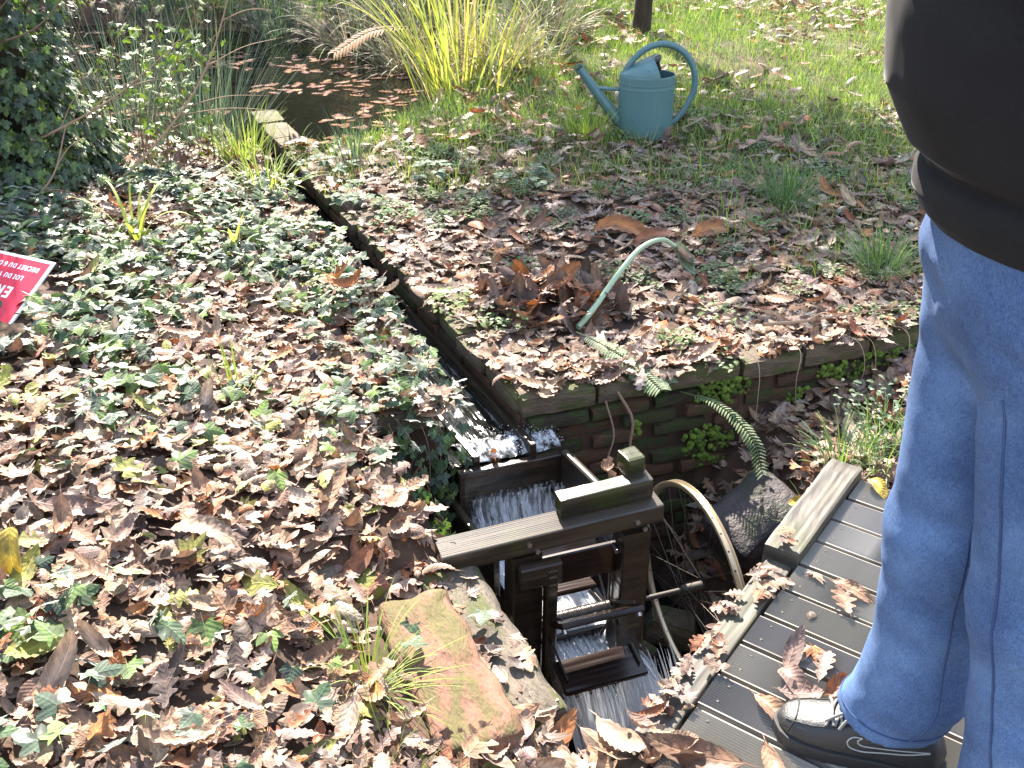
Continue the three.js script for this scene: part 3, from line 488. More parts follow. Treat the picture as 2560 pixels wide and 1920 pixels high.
// ---------------------------------------------------------------- red notice half buried in ivy
{
  const g = thing('red_sign', 'red notice board with white lettering lying upside down in the ivy', 'sign');
  const cv = document.createElement('canvas'); cv.width = 1536; cv.height = 1024; const c = cv.getContext('2d');
  c.fillStyle = '#e9e4e2'; c.fillRect(0, 0, 1536, 1024); c.fillStyle = '#c9203c'; c.fillRect(26, 26, 1484, 972); c.fillStyle = '#f2ecea'; c.textBaseline = 'alphabetic'; c.textAlign = 'left';
  c.font = 'bold 150px sans-serif'; c.fillText('ERVE', 200, 720); c.font = 'bold 62px sans-serif'; c.fillText('LOI DU 10 JUI', 190, 838); c.fillText('DECRET DU 6 OCT', 92, 938);
  const t = new THREE.CanvasTexture(cv); t.colorSpace = THREE.SRGBColorSpace;
  const w = 0.54, h = 0.36, pl = part('plate', cbox(w, h, 0.004, 0.001), std({ color: lin(0.7, 0.68, 0.66), roughness: 0.5 }), g);
  part('printed_face', new THREE.PlaneGeometry(w - 0.002, h - 0.002), std({ map: t, roughness: 0.45 }), g).position.z = 0.0035;
  // upside down: the plate's own bottom edge points away from the viewer
  const far = V(-1.285, 0.335, -2.7), u = V(0.24, 0.0, 0.11).normalize(), dn = V(-0.03, 0.055, -0.12).normalize();
  const n = V(0, 0, 0).crossVectors(u, dn).normalize(); if (n.y < 0) n.negate(); const yv = V(0, 0, 0).crossVectors(n, u);
  const rot = new THREE.Matrix4().makeBasis(u.clone().negate(), yv.clone().negate(), n); g.quaternion.setFromRotationMatrix(rot);
  g.position.copy(far).addScaledVector(u, -w / 2).addScaledVector(yv, -h / 2);
}
// ---------------------------------------------------------------- the person on the deck
{
  const g = thing('person', 'person in a black sweatshirt, blue jeans and black trainers standing on the deck', 'person');
  const cone = (p, a, b, ra, rb) => { const bx = b[0] - a[0], by = b[1] - a[1], bz = b[2] - a[2], px = p[0] - a[0], py = p[1] - a[1], pz = p[2] - a[2], h = clamp((px * bx + py * by + pz * bz) / (bx * bx + by * by + bz * bz)); return Math.hypot(px - bx * h, py - by * h, pz - bz * h) - lerp(ra, rb, h); };
  const smin = (a, b, k) => { const h = Math.max(k - Math.abs(a - b), 0) / k; return Math.min(a, b) - h * h * k * 0.25; };
  const ell = (p, c, r) => { const x = (p[0] - c[0]) / r[0], y = (p[1] - c[1]) / r[1], z = (p[2] - c[2]) / r[2], k = Math.hypot(x, y, z); return (k - 1) * Math.min(...r); };
  const LEG = { r: [[0.682, 0.94, -1.295], [0.672, 0.5, -1.275], [0.685, 0.2, -1.27], [0.638, 0.06, -1.28]], l: [[0.68, 0.94, -1.115], [0.732, 0.5, -1.085], [0.762, 0.2, -1.04], [0.745, 0.05, -1.04]] };
  const legR = [0.108, 0.086, 0.08, 0.083];
  const uvxyz = (P) => { const U = []; for (let i = 0; i < P.length; i += 3) U.push((P[i] * 0.7 + P[i + 2] * 0.75) / 0.25, P[i + 1] / 0.25); return U; };
  // jeans with soft folds
  const leg = (p, L) => Math.min(smin(cone(p, L[0], L[1], legR[0], legR[1]), cone(p, L[1], L[2], legR[1], legR[2]), 0.04), smin(cone(p, L[1], L[2], legR[1], legR[2]), cone(p, L[2], L[3], legR[2], legR[3]), 0.05));
  const jeans = surfaceNets((x, y, z) => {
    const p = [x, y, z]; let d = smin(leg(p, LEG.r), leg(p, LEG.l), 0.02 + 0.06 * smooth(0.72, 0.9, y)); d = smin(d, ell(p, [0.68, 1.04, -1.205], [0.152, 0.2, 0.185]), 0.06);
    const kn = smooth(0.25, 0.0, Math.abs(y - 0.45)) * 0.6 + smooth(0.3, 0.0, y) + 0.7 * smooth(0.7, 0.95, y);
    d += (fbm(x * 9 + y * 6, y * 11 - x * 5, z * 9, 3) - 0.5) * 0.022 * (0.35 + kn) + Math.sin(y * 70 + fbm(x * 8, y * 5, z * 8, 2) * 14) * 0.0022 * kn;
    return Math.max(d, 0.1 - 0.06 * (x - 0.6) - y + (fbm(x * 10, z * 10, 1, 2) - 0.5) * 0.01, y - 1.17);
  }, [0.44, 0.0, -1.5], [0.96, 1.2, -0.86], 0.0085);
  const denim = tex(512, (u, v) => { const w = pnoise(u, v, 256, 80, 3), h = pnoise(u, v, 90, 256, 4), t = ((u * 128 + v * 128) % 1 + 1) % 1, f = pfbm(u, v, 3, 3, 9, 4); let c = mix3([0.15, 0.24, 0.4], [0.44, 0.57, 0.74], clamp(0.12 + 0.28 * w + 0.18 * h + 0.14 * t + (f - 0.5) * 0.7)); return c; });
  const denimB = tex(256, (u, v) => 0.5 * (((u * 64 + v * 64) % 1 + 1) % 1) + 0.5 * pnoise(u, v, 128, 128, 6), false);
  const denimM = phy({ map: denim, bumpMap: denimB, bumpScale: 0.00025, roughness: 0.9, sheen: 0.0 });
  const jm = part('jeans', geoFrom(jeans.P, jeans.I, uvxyz(jeans.P)), denimM, g); jm.userData.label = 'faded blue denim jeans';
  const thread = std({ color: lin(0.22, 0.24, 0.3), roughness: 0.8 }), seamM = std({ map: denim, roughness: 0.85, color: lin(0.5, 0.52, 0.6) });
  // seams and hems follow the cloth: march out to the surface along a ray
  const sdJ = (() => { const tri = jm.geometry.attributes.position, rc = new THREE.Raycaster(); return (o, dir) => { rc.set(o, dir); rc.far = 1; const h = rc.intersectObject(jm); return h.length ? h[0].point : null; }; })();
  jm.updateMatrixWorld(); jm.material.side = THREE.DoubleSide;
  const onLeg = (L, y, ang, off = 0.001) => { let i = 0; while (i < 2 && y < L[i + 1][1]) i++; const t = clamp((L[i][1] - y) / (L[i][1] - L[i + 1][1])); const c = V(lerp(L[i][0], L[i + 1][0], t), y, lerp(L[i][2], L[i + 1][2], t)), dir = V(Math.cos(ang), 0, Math.sin(ang)); const o = c.clone().addScaledVector(dir, 0.118); const h = sdJ(o, dir.clone().negate()); return (h ?? c.clone().addScaledVector(dir, 0.09)).addScaledVector(dir, off); };
  const sweepLeg = (L, y0, y1, a0, a1, n = 24) => { const p = []; for (let i = 0; i <= n; i++) p.push(onLeg(L, lerp(y0, y1, i / n), lerp(a0, a1, i / n))); return p; };
  for (const [L, a0, a1, y1] of [[LEG.r, 1.75, 1.55, 0.125], [LEG.l, 2.75, 2.5, 0.125]]) {
    const sp = sweepLeg(L, 0.86, y1, a0, a1); part('leg_seam', tube(sp, 0.0018, 60, 6), seamM, jm);
  }
  for (const L of [LEG.r, LEG.l]) { const p = []; for (let i = 0; i <= 26; i++) p.push(onLeg(L, 0.125, i / 26 * 6.283)); part('hem_stitch', tube(p, 0.0014, 70, 5), seamM, jm); }
  { const p = []; for (let i = 0; i <= 8; i++) p.push(onLeg(LEG.r, lerp(1.0, 0.84, i / 8), lerp(1.5, 2.35, Math.sin(i / 8 * 1.57)))); part('pocket_edge', tube(p, 0.002, 24, 6), seamM, jm); }
  // sweatshirt: rings of torso, waistband and sleeves
  const loft = (rings, n, fold, cap = true) => { const P = [], I = [], U = []; rings.forEach(([x, y, z, rx, rz, ax = 0], k) => { for (let i = 0; i <= n; i++) { const t = i / n * Math.PI * 2, f = 1 + fold * (fbm(Math.cos(t) * 2.2 + 3, y * 7, Math.sin(t) * 2.2, 3) - 0.5) + fold * 0.35 * (fbm(Math.cos(t) * 5 + y * 3, y * 16 + Math.sin(t) * 4, Math.sin(t) * 5, 3) - 0.5) + (y < 1.1 ? 0.006 * Math.sin(t * 90) : 0); P.push(x + Math.cos(t) * rx * f, y + ax * Math.cos(t), z + Math.sin(t) * rz * f); U.push(i / n * 5, y * 4); } }); for (let k = 0; k < rings.length - 1; k++) for (let i = 0; i < n; i++) { const q = k * (n + 1) + i; I.push(q, q + n + 1, q + 1, q + 1, q + n + 1, q + n + 2); } return geoFrom(P, I, U); };
  const knit = tex(256, (u, v) => { const a = 0.6 + 0.4 * pnoise(u, v, 128, 128, 2), b = pfbm(u, v, 8, 8, 5); return [0.07 * a + 0.025 * b, 0.073 * a + 0.027 * b, 0.085 * a + 0.03 * b]; });
  const shirtM = phy({ map: knit, roughness: 0.95, sheen: 0.4, sheenRoughness: 0.35, sheenColor: lin(0.8, 0.8, 0.82), side: THREE.DoubleSide });
  const base = [[1.03, 0.682, 0.160, 0.197], [1.045, 0.682, 0.174, 0.207], [1.068, 0.68, 0.184, 0.212], [1.09, 0.678, 0.182, 0.21], [1.1, 0.677, 0.17, 0.203], [1.11, 0.676, 0.176, 0.207], [1.125, 0.672, 0.192, 0.216], [1.16, 0.668, 0.208, 0.224], [1.22, 0.662, 0.222, 0.23], [1.3, 0.657, 0.228, 0.232], [1.38, 0.655, 0.222, 0.235], [1.45, 0.65, 0.2, 0.235], [1.52, 0.66, 0.165, 0.22], [1.57, 0.668, 0.12, 0.16], [1.6, 0.672, 0.08, 0.085], [1.63, 0.672, 0.068, 0.07]];
  base.forEach((q) => { if (q[0] < 1.2) q[0] += 0.022; }); const rings = []; for (let i = 0; i < base.length - 1; i++) for (let k = 0; k < 4; k++) { const t = k / 4, q = base[i].map((v, n) => lerp(v, base[i + 1][n], t)); rings.push([q[1], q[0] - 0.02, -1.2, q[2], q[3]]); }
  const sh = part('sweatshirt', mergeGeometries([loft(rings, 180, 0.045)]), shirtM, g); sh.userData.label = 'plain black sweatshirt with ribbed waistband';
  const arms = [[[0.665, 1.47, -0.985], [0.59, 1.33, -0.94], [0.44, 1.42, -1.14]], [[0.665, 1.47, -1.415], [0.59, 1.34, -1.46], [0.43, 1.44, -1.26]]];
  for (const [s, e, h] of arms) { const c = new THREE.CatmullRomCurve3([V(...s), V(...s).lerp(V(...e), 0.5), V(...e), V(...e).lerp(V(...h), 0.5), V(...h)]); const tg = new THREE.TubeGeometry(c, 40, 0.062, 20); const p = tg.attributes.position, q = V(0, 0, 0); for (let i = 0; i <= 40; i++) { const m = c.getPointAt(i / 40); for (let j = 0; j <= 20; j++) { const n = i * 21 + j; q.fromBufferAttribute(p, n).sub(m); q.multiplyScalar(lerp(1.1, 0.72, i / 40) * (1 + 0.16 * (fbm(i * 0.35, j * 0.4, 4) - 0.5))).add(m); p.setXYZ(n, q.x, q.y, q.z); } } tg.computeVertexNormals(); part('sleeve', tg, shirtM, sh); }
  // body: one surface for trunk, limbs, head and hands
  const hands = [[V(0.41, 1.435, -1.17), V(-0.05, 0.12, -0.99)], [V(0.40, 1.455, -1.23), V(-0.05, 0.1, 0.99)]];
  const fingers = []; for (const [w, dr] of hands) { const fd = dr.clone().normalize(), sd = V(0.15, 0.98, 0).sub(fd.clone().multiplyScalar(0.1)).normalize(); for (let f = 0; f < 4; f++) { const b = w.clone().addScaledVector(fd, 0.085).addScaledVector(sd, (f - 1.5) * 0.02), l = [0.062, 0.074, 0.07, 0.055][f], m = b.clone().addScaledVector(fd, l * 0.55).add(V(0.008, 0, 0)), e = m.clone().addScaledVector(fd, l * 0.45).add(V(0.02, 0, 0)); fingers.push([b, m, 0.0095, 0.0085], [m, e, 0.0085, 0.007]); } const tb = w.clone().addScaledVector(fd, 0.03).addScaledVector(sd, 0.035), te = tb.clone().addScaledVector(fd, 0.05).addScaledVector(sd, 0.03); fingers.push([tb, te, 0.012, 0.009]); fingers.push([w, w.clone().addScaledVector(fd, 0.085), 0.028, 0.036]); }
  const arr = (v) => [v.x, v.y, v.z]; const HC = [0.655, 1.76, -1.2];
  const skin = (x, y, z) => {
    const p = [x, y, z]; if (y < 1.1) return Math.min(leg(p, LEG.r), leg(p, LEG.l)) + 0.03; let d = smin(ell(p, [0.66, 1.3, -1.2], [0.15, 0.27, 0.17]), cone(p, [0.67, 1.5, -1.2], [0.665, 1.66, -1.2], 0.07, 0.056), 0.05);
    for (const [s, e, h] of arms) d = Math.min(d, smin(cone(p, s, e, 0.05, 0.042), cone(p, e, h, 0.042, 0.03), 0.03));
    if (y > 1.55) { let h = smin(ell(p, [HC[0] + 0.012, HC[1] + 0.035, HC[2]], [0.097, 0.098, 0.077]), ell(p, [HC[0] - 0.03, HC[1] - 0.045, HC[2]], [0.062, 0.075, 0.058]), 0.05); h = smin(h, cone(p, [HC[0] - 0.09, HC[1] + 0.015, HC[2]], [HC[0] - 0.112, HC[1] - 0.02, HC[2]], 0.009, 0.014), 0.02); for (const s of [-1, 1]) { h = Math.max(h, -ell(p, [HC[0] - 0.098, HC[1] + 0.012, HC[2] + s * 0.031], [0.016, 0.011, 0.017])); h = smin(h, ell(p, [HC[0] + 0.015, HC[1] - 0.005, HC[2] + s * 0.078], [0.017, 0.032, 0.01]), 0.012); } h = smin(h, cone(p, [HC[0] - 0.09, HC[1] - 0.058, HC[2] - 0.02], [HC[0] - 0.09, HC[1] - 0.058, HC[2] + 0.02], 0.008, 0.008), 0.01); d = smin(d, h, 0.025); }
    if (x < 0.55 && y > 1.28 && y < 1.6) for (const [a, b, ra, rb] of fingers) d = smin(d, cone(p, arr(a), arr(b), ra, rb), 0.008);
    return d;
  };
  const bd = surfaceNets(skin, [0.32, 0.1, -1.52], [0.92, 1.95, -0.86], 0.0105);
  part('body', geoFrom(bd.P, bd.I, uvxyz(bd.P)), phy({ color: lin(0.48, 0.29, 0.21), roughness: 0.55 }), g);
  const hr = surfaceNets((x, y, z) => { const p = [x, y, z]; return Math.max(ell(p, [HC[0] + 0.02, HC[1] + 0.045, HC[2]], [0.106, 0.103, 0.086]), -(x - (HC[0] - 0.075 + Math.max(0, HC[1] + 0.07 - y) * 1.1)), HC[1] - 0.06 - y) + (fbm(x * 60, y * 20, z * 60, 2) - 0.5) * 0.008; }, [0.52, 1.66, -1.33], [0.82, 1.95, -1.07], 0.008);
  part('hair', geoFrom(hr.P, hr.I), std({ color: lin(0.05, 0.035, 0.025), roughness: 0.7 }), g);
  for (const s of [-1, 1]) { const e = part('eye', new THREE.SphereGeometry(0.0115, 14, 10), std({ color: lin(0.75, 0.73, 0.7), roughness: 0.2 }), g); e.position.set(HC[0] - 0.082, HC[1] + 0.012, HC[2] + s * 0.031); const ir = part('iris', new THREE.SphereGeometry(0.006, 10, 8), std({ color: lin(0.06, 0.04, 0.03), roughness: 0.15 }), e); ir.position.x = -0.0072; }
  // trainers
  const leather = phy({ color: lin(0.025, 0.026, 0.028), roughness: 0.5, bumpMap: stoneBump, bumpScale: 0.0012 }), soleM = std({ color: lin(0.02, 0.02, 0.021), roughness: 0.7 }), lace = std({ color: lin(0.17, 0.17, 0.165), roughness: 0.85 }), piping = std({ color: lin(0.36, 0.37, 0.38), roughness: 0.6 });
  const xs = [-0.104, -0.1, -0.085, -0.05, 0, 0.05, 0.09, 0.125, 0.152, 0.17, 0.178, 0.181], hw = [0.004, 0.016, 0.032, 0.037, 0.038, 0.044, 0.048, 0.047, 0.04, 0.028, 0.015, 0.003], th = [0.05, 0.066, 0.085, 0.095, 0.1, 0.09, 0.072, 0.062, 0.056, 0.049, 0.042, 0.034];
  const ip = (arr2, x) => { let i = 0; while (i < xs.length - 2 && x > xs[i + 1]) i++; const t = clamp((x - xs[i]) / (xs[i + 1] - xs[i])); return lerp(arr2[i], arr2[i + 1], t * t * (3 - 2 * t) * 0.5 + t * 0.5); };
  const surf = (x, t) => { const w = ip(hw, x), h = ip(th, x) - 0.022, c = Math.cos(t), s = Math.sin(t); return V(x, 0.022 + h * Math.sign(s) * Math.pow(Math.abs(s), 0.75), -w * Math.sign(c) * Math.pow(Math.abs(c), 0.6)); };
  const makeShoe = (n) => {
    const sg = new THREE.Group(); sg.name = 'shoe'; sg.userData.label = 'black leather trainer with grey curved outline mark'; g.add(sg);
    part('upper', sheet(24, 40, (u, v) => surf(lerp(-0.104, 0.181, v), Math.PI * u), 2, 4), leather, sg);
    const out = []; for (let i = 0; i < 40; i++) { const x = lerp(-0.106, 0.184, i / 39); out.push([x, ip(hw, clamp(x, -0.104, 0.181)) + 0.004]); } const shp = new THREE.Shape([...out.map(([x, w]) => new THREE.Vector2(x, w)), ...out.reverse().map(([x, w]) => new THREE.Vector2(x, -w))]); const so = new THREE.ExtrudeGeometry(shp, { depth: 0.02, bevelEnabled: true, bevelSize: 0.003, bevelThickness: 0.003, bevelSegments: 2 }); so.rotateX(-Math.PI / 2); so.translate(0, 0.003, 0); part('sole', so, soleM, sg);
    const line = (f, r, m, nm) => part(nm, tube(f, r, 48, 6), m, sg);
    const cap = []; for (let i = 0; i <= 20; i++) { const t = lerp(0.18, Math.PI - 0.18, i / 20); cap.push(surf(0.16 - 0.05 * Math.abs(Math.cos(t)) ** 2 * -0.2 - 0.012, t).add(V(0, 0.001, 0))); } line(cap, 0.0014, leather, 'toe_seam');
    for (const s of [0, 1]) { const q = []; for (let i = 0; i <= 14; i++) { const x = lerp(0.04, 0.165, i / 14), t = lerp(0.95, 1.0, i / 14); q.push(surf(x, s ? Math.PI - t : t).add(V(0, 0.0012, 0))); } line(q, 0.0013, leather, 'panel_seam'); }
    for (let k = 0; k < 5; k++) { const x = 0.035 + k * 0.014; for (const s of [0, 1]) { const q = []; for (let i = 0; i <= 8; i++) { const t = lerp(1.0, Math.PI - 1.0, i / 8); q.push(surf(x + (s ? 1 : -1) * (i / 8 - 0.5) * 0.013, t).add(V(0, 0.0035 + 0.002 * s, 0))); } line(q, 0.003, lace, 'lace'); } }
    { const q = [surf(0.036, 1.5).add(V(0, 0.006, 0)), surf(0.06, 1.1).add(V(0, 0.016, 0)), surf(0.075, 0.8).add(V(0, 0.006, 0))]; line(q, 0.0028, lace, 'lace'); const q2 = [surf(0.036, 1.6).add(V(0, 0.006, 0)), surf(0.075, 1.35).add(V(0, 0.014, 0)), surf(0.1, 1.2).add(V(0, 0.004, 0))]; line(q2, 0.0028, lace, 'lace'); }
    for (const sd of [0, 1]) { const on = (x, y) => { const h = ip(th, x) - 0.022, t = Math.asin(clamp(Math.pow(clamp((y - 0.022) / h), 1 / 0.75))); const q = surf(x, sd ? Math.PI - t : t); q.z += (sd ? 1 : -1) * 0.0012; return q; };
      line([[0.035, 0.068], [0.05, 0.066], [0.058, 0.056], [0.054, 0.046], [0.035, 0.041], [0.0, 0.046], [-0.04, 0.056], [-0.075, 0.066]].map(([x, y]) => on(x, y)), 0.0013, piping, 'curved_mark'); line([[0.035, 0.068], [0.042, 0.06], [0.036, 0.054], [0.01, 0.054], [-0.03, 0.061], [-0.075, 0.067]].map(([x, y]) => on(x, y)), 0.0013, piping, 'curved_mark'); }
    return sg;
  };
  const footAt = (o, x, z, fx, fz) => { o.quaternion.setFromRotationMatrix(new THREE.Matrix4().makeBasis(V(fx, 0, fz).normalize(), UP, V(0, 0, 0).crossVectors(V(fx, 0, fz).normalize(), UP))); o.position.set(x, 0.013, z); };
  footAt(makeShoe(), 0.65, -1.262, -0.93, -0.36); footAt(makeShoe(), 0.79, -1.02, -0.97, 0.2);
}
// ---------------------------------------------------------------- leaves
const veins = tex(128, (u, v) => {
  const x = Math.abs(u - 0.5) * 2; const mid = smooth(0.05, 0.0, x); const s = ((v - x * 0.22) * 9 % 1 + 1) % 1, side = smooth(0.1, 0.0, Math.min(s, 1 - s)) * 0.6;
  const n = pfbm(u, v, 5, 5, 31, 4), sp = pnoise(u, v, 40, 40, 12); const k = clamp(0.72 + (n - 0.5) * 0.55 + 0.18 * Math.max(mid, side) - clamp((sp - 0.8) * 2) * 0.5); return [k, k * 0.985, k * 0.965];
});
const veinBump = tex(128, (u, v) => { const x = Math.abs(u - 0.5) * 2; const s = ((v - x * 0.22) * 9 % 1 + 1) % 1; return 0.5 + 0.5 * smooth(0.08, 0, x) + 0.35 * Math.abs(s - 0.5) * 2 - 0.2 + 0.2 * pnoise(u, v, 40, 40, 3); }, false);
const HWF = {
  oak: (t) => { const e = 0.3 * Math.pow(Math.sin(Math.PI * Math.pow(t, 0.82)), 0.75) * (0.6 + 0.7 * t); return e; },
  chestnut: (t) => 0.17 * Math.pow(Math.sin(Math.PI * Math.pow(t, 0.9)), 0.7),
  oval: (t) => 0.31 * Math.pow(Math.sin(Math.PI * Math.pow(t, 0.85)), 0.7),
};
// a blade of unit length along +z, curled across and along; cols = strips per half
function stripLeaf(kind, seed, { cols = 2, rows = kind === 'oak' ? 20 : 12, across = 0, along = 0, crumple = 0.03, pleat = 0, stem = 0.18 } = {}) {
  const r = rng(seed * 977 + 5), P = [], U = [], C = [], I = [], n = rows, m = cols * 2, f = HWF[kind];
  const ka = across, kl = along, off = r() * 50;
  for (let j = 0; j <= n; j++) {
    const t = j / n; let w = f(clamp(t, 0.015, 0.985)); const lob = j % 2, wave = kind === 'oak' ? 0.5 + 0.5 * Math.sin(t * 6.283 * 4.4 - 1.2 + off) : 0;
    for (let i = 0; i <= m; i++) {
      const s = (i - cols) / cols; let x = w * s, z = t; const edge = Math.abs(s);
      if (kind === 'oak' && j > 1) { x *= lerp(1, lerp(0.52, 1.18, smooth(0.1, 0.8, wave)) * (i < cols ? 1 : 0.94), edge); z += 0.04 * edge * edge; }
      if (kind === 'chestnut') z += 0.035 * edge;
      let y = pleat * (lob ? 1 : -1) * (0.15 + edge) + crumple * (fbm(x * 7 + off, z * 5, off, 3) - 0.5) * 2;
      // roll across
      if (Math.abs(ka) > 0.01) { const q = x * ka; y += (1 - Math.cos(q)) / ka; x = Math.sin(q) / ka; }
      // bend along
      if (Math.abs(kl) > 0.01) { const q = (z - 0.4) * kl, rad = 1 / kl - y; const zz = 0.4 + Math.sin(q) * rad; y = 1 / kl - Math.cos(q) * rad; z = zz; }
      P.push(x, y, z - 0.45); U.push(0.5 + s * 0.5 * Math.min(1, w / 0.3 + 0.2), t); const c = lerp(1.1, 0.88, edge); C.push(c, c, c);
    }
  }
  for (let j = 0; j < n; j++) for (let i = 0; i < m; i++) { const k = j * (m + 1) + i; I.push(k, k + m + 1, k + 1, k + 1, k + m + 1, k + m + 2); }
  if (stem) { const b = P.length / 3, k = 0.008, y0 = P[cols * 3 + 1], z0 = P[cols * 3 + 2]; P.push(-k, y0, z0, k, y0, z0, 0, y0 + stem * 0.15, z0 - stem); U.push(0.5, 0, 0.5, 0, 0.5, 0); for (let i = 0; i < 3; i++) C.push(0.8, 0.75, 0.7); I.push(b, b + 1, b + 2); }
  return geoFrom(P, I, U, C);
}
// palmate leaves: ivy and maple, fan with one inner ring
function palmLeaf(kind, seed, { cup = 0.3, crumple = 0.03 } = {}) {
  const r = rng(seed * 613 + 3), lob = kind === 'ivy' ? [[-2.25, 0.34], [-1.85, 0.25], [-1.15, 0.5], [-0.72, 0.3], [0, 0.62], [0.72, 0.3], [1.15, 0.5], [1.85, 0.25], [2.25, 0.34]] : [[-2.3, 0.3], [-1.95, 0.22], [-1.35, 0.55], [-1.05, 0.36], [-0.95, 0.36], [-0.62, 0.62], [-0.45, 0.34], [-0.18, 0.5], [0, 0.72], [0.18, 0.5], [0.45, 0.34], [0.62, 0.62], [0.95, 0.36], [1.05, 0.36], [1.35, 0.55], [1.95, 0.22], [2.3, 0.3]];
  const pts = []; for (let i = 0; i < lob.length; i++) { const [a, l] = lob[i]; pts.push([a + (r() - 0.5) * 0.1, l * (0.92 + r() * 0.16)]); if (kind === 'ivy' && i < lob.length - 1) { const [b, k] = lob[i + 1]; pts.push([(a + b) / 2, (l + k) / 2 * 1.03]); } }
  const n = pts.length, P = [], U = [], C = [], I = [], off = r() * 40; const put = (x, z, c) => { const d = Math.hypot(x, z), y = cup * d * d * (x < 0 ? 1 : 0.85) + 0.05 * Math.sin(Math.atan2(x, z) * 5) * d + crumple * (fbm(x * 5 + off, z * 5, off, 2) - 0.5) * 2 - Math.abs(x) * 0.06; P.push(x, y, z); U.push(0.5 + x, 0.25 + z * 0.8); C.push(c, c, c); };
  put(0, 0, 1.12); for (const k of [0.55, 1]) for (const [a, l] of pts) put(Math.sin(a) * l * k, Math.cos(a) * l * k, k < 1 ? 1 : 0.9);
  for (let i = 0; i < n - 1; i++) { I.push(0, 1 + i, 2 + i); I.push(1 + i, 1 + n + i, 2 + i, 2 + i, 1 + n + i, 2 + n + i); }
  const b = P.length / 3; P.push(-0.008, 0, 0, 0.008, 0, 0, 0, -0.12, -0.5); U.push(0.5, 0, 0.5, 0, 0.5, 0); for (let i = 0; i < 3; i++) C.push(1, 0.9, 0.8); I.push(b, b + 1, b + 2);
  const g = geoFrom(P, I, U, C); return g;
}
const DRY = [];
for (let i = 0; i < 5; i++) DRY.push({ k: 'oak', s: [0.075, 0.125], g: stripLeaf('oak', i + 1, { across: [1.6, -1.3, 2.9, 0.8, -2.4][i], along: [0.4, -0.6, 1.2, -1.1, 0.3][i], crumple: 0.05 }), lo: stripLeaf('oak', i + 1, { cols: 1, across: [2.4, -2, 3.6, 1.2, -3.4][i], along: [0.6, -0.9, 1.6, -1.6, 0.4][i], crumple: 0.03 }) });
for (let i = 0; i < 3; i++) DRY.push({ k: 'chestnut', s: [0.11, 0.19], g: stripLeaf('chestnut', i + 11, { rows: 18, across: [4, -5, 7][i], along: [1.0, -1.2, 2.2][i], pleat: 0.012, crumple: 0.02 }) });
for (let i = 0; i < 4; i++) DRY.push({ k: 'oval', s: [0.05, 0.085], g: stripLeaf('oval', i + 21, { rows: 10, across: [2.5, -3, 4.5, 1][i], along: [0.9, -1.4, 2.4, -0.5][i], crumple: 0.03, pleat: i === 2 ? 0.014 : 0.004 }) });
for (let i = 0; i < 2; i++) DRY.push({ k: 'maple', s: [0.06, 0.1], g: palmLeaf('maple', i + 31, { cup: [0.5, -0.55][i], crumple: 0.06 }) });
const IVY = [0, 1, 2, 3].map((i) => palmLeaf('ivy', i + 41, { cup: [-0.35, -0.15, 0.25, -0.5][i], crumple: 0.04 }));
const leafBase = { map: veins, bumpMap: veinBump, bumpScale: 0.002, vertexColors: true, side: THREE.DoubleSide, transmission: 0.22, roughness: 0.92 };
const dryMat = phy({ ...leafBase, clearcoat: 0.35, clearcoatRoughness: 0.42 });
const ivyMat = phy({ ...leafBase, transmission: 0.42, clearcoat: 0.6, clearcoatRoughness: 0.28 });
const PAL = { tan: [0.45, 0.26, 0.155], beige: [0.56, 0.385, 0.27], brown: [0.27, 0.145, 0.085], dark: [0.13, 0.078, 0.056], mauve: [0.32, 0.2, 0.165], orange: [0.52, 0.19, 0.045], rust: [0.38, 0.125, 0.04], pale: [0.57, 0.45, 0.36], yellow: [0.68, 0.48, 0.05], lime: [0.4, 0.4, 0.07] };
const palMats = {}; for (const k in PAL) palMats[k] = phy({ ...leafBase, color: lin(...PAL[k]), clearcoat: 0.35, clearcoatRoughness: 0.42 });
const mixSun = ['tan', 'tan', 'beige', 'beige', 'brown', 'mauve', 'rust', 'pale', 'dark', 'tan', 'beige', 'brown', 'tan', 'beige', 'orange', 'tan', 'pale', 'mauve'];
const mixShade = mixSun;
const inView = (x, z, m = 0.55) => { const dp = 0.75 + 0.866 * -z; return z < -0.75 && Math.abs(x) < dp * 0.495 + m; };
// where leaves can lie
function topY(x, z) {
  const [a, d] = adOf(x, z); if (inChannel(a, d) && a < 0.2) return a < chL(d) + 0.035 && d < -0.75 && R() < 0.6 ? 0.02 : null;
  if (onDeck(x, z)) { const [s, t] = stOf(x, z); return t < 0.07 ? (s < 0.4 ? 0.045 : 0.014) : 0.016; }
  if (inWell(a, d) && a < 0.72) return null;
  if (sdPoly(x, z, POND) < 0.02) return null; if (x > -2.1 && x < -1.27 && z > -2.9 && z < -2.4 && R() < 0.9) return null;
  let y = groundY(x, z); if (a > 0.19 && a < 0.36 && d < -0.55 && d > -3.6) y = Math.max(y, 0.008); if (d > -0.75 && d < -0.58 && a > 0.2 && a < 2.4) y = Math.max(y, 0.012);
  if (a < -0.03 && a > -0.16 && d < -0.55 && d > -3.6) y = Math.max(y, 0.008); if (a > -0.37 && a < -0.2 && d > -0.6 && d < 0.08) y = Math.max(y, 0.0);
  return y;
}
const litter = [];
const eul = new THREE.Euler(), quat = new THREE.Quaternion();
function layLeaf(x, z, lift, mix, tilt, kinds, scale = 1) {
  const y = topY(x, z); if (y === null) return; const L = pick(kinds), s = rr(...L.s) * scale, up = R() < 0.5 ? 0 : Math.PI;
  eul.set((R() - 0.5) * tilt * 2, R() * 6.283, (R() - 0.5) * tilt * 2 + up, 'YXZ'); quat.setFromEuler(eul);
  const c = pick(mix); litter.push({ L, c, m: new THREE.Matrix4().compose(V(x, y + lift + s * 0.06, z), quat, V(s, s, s)), app: s / Math.hypot(x, z, 1.4), near: Math.hypot(x, z), x, z });
}
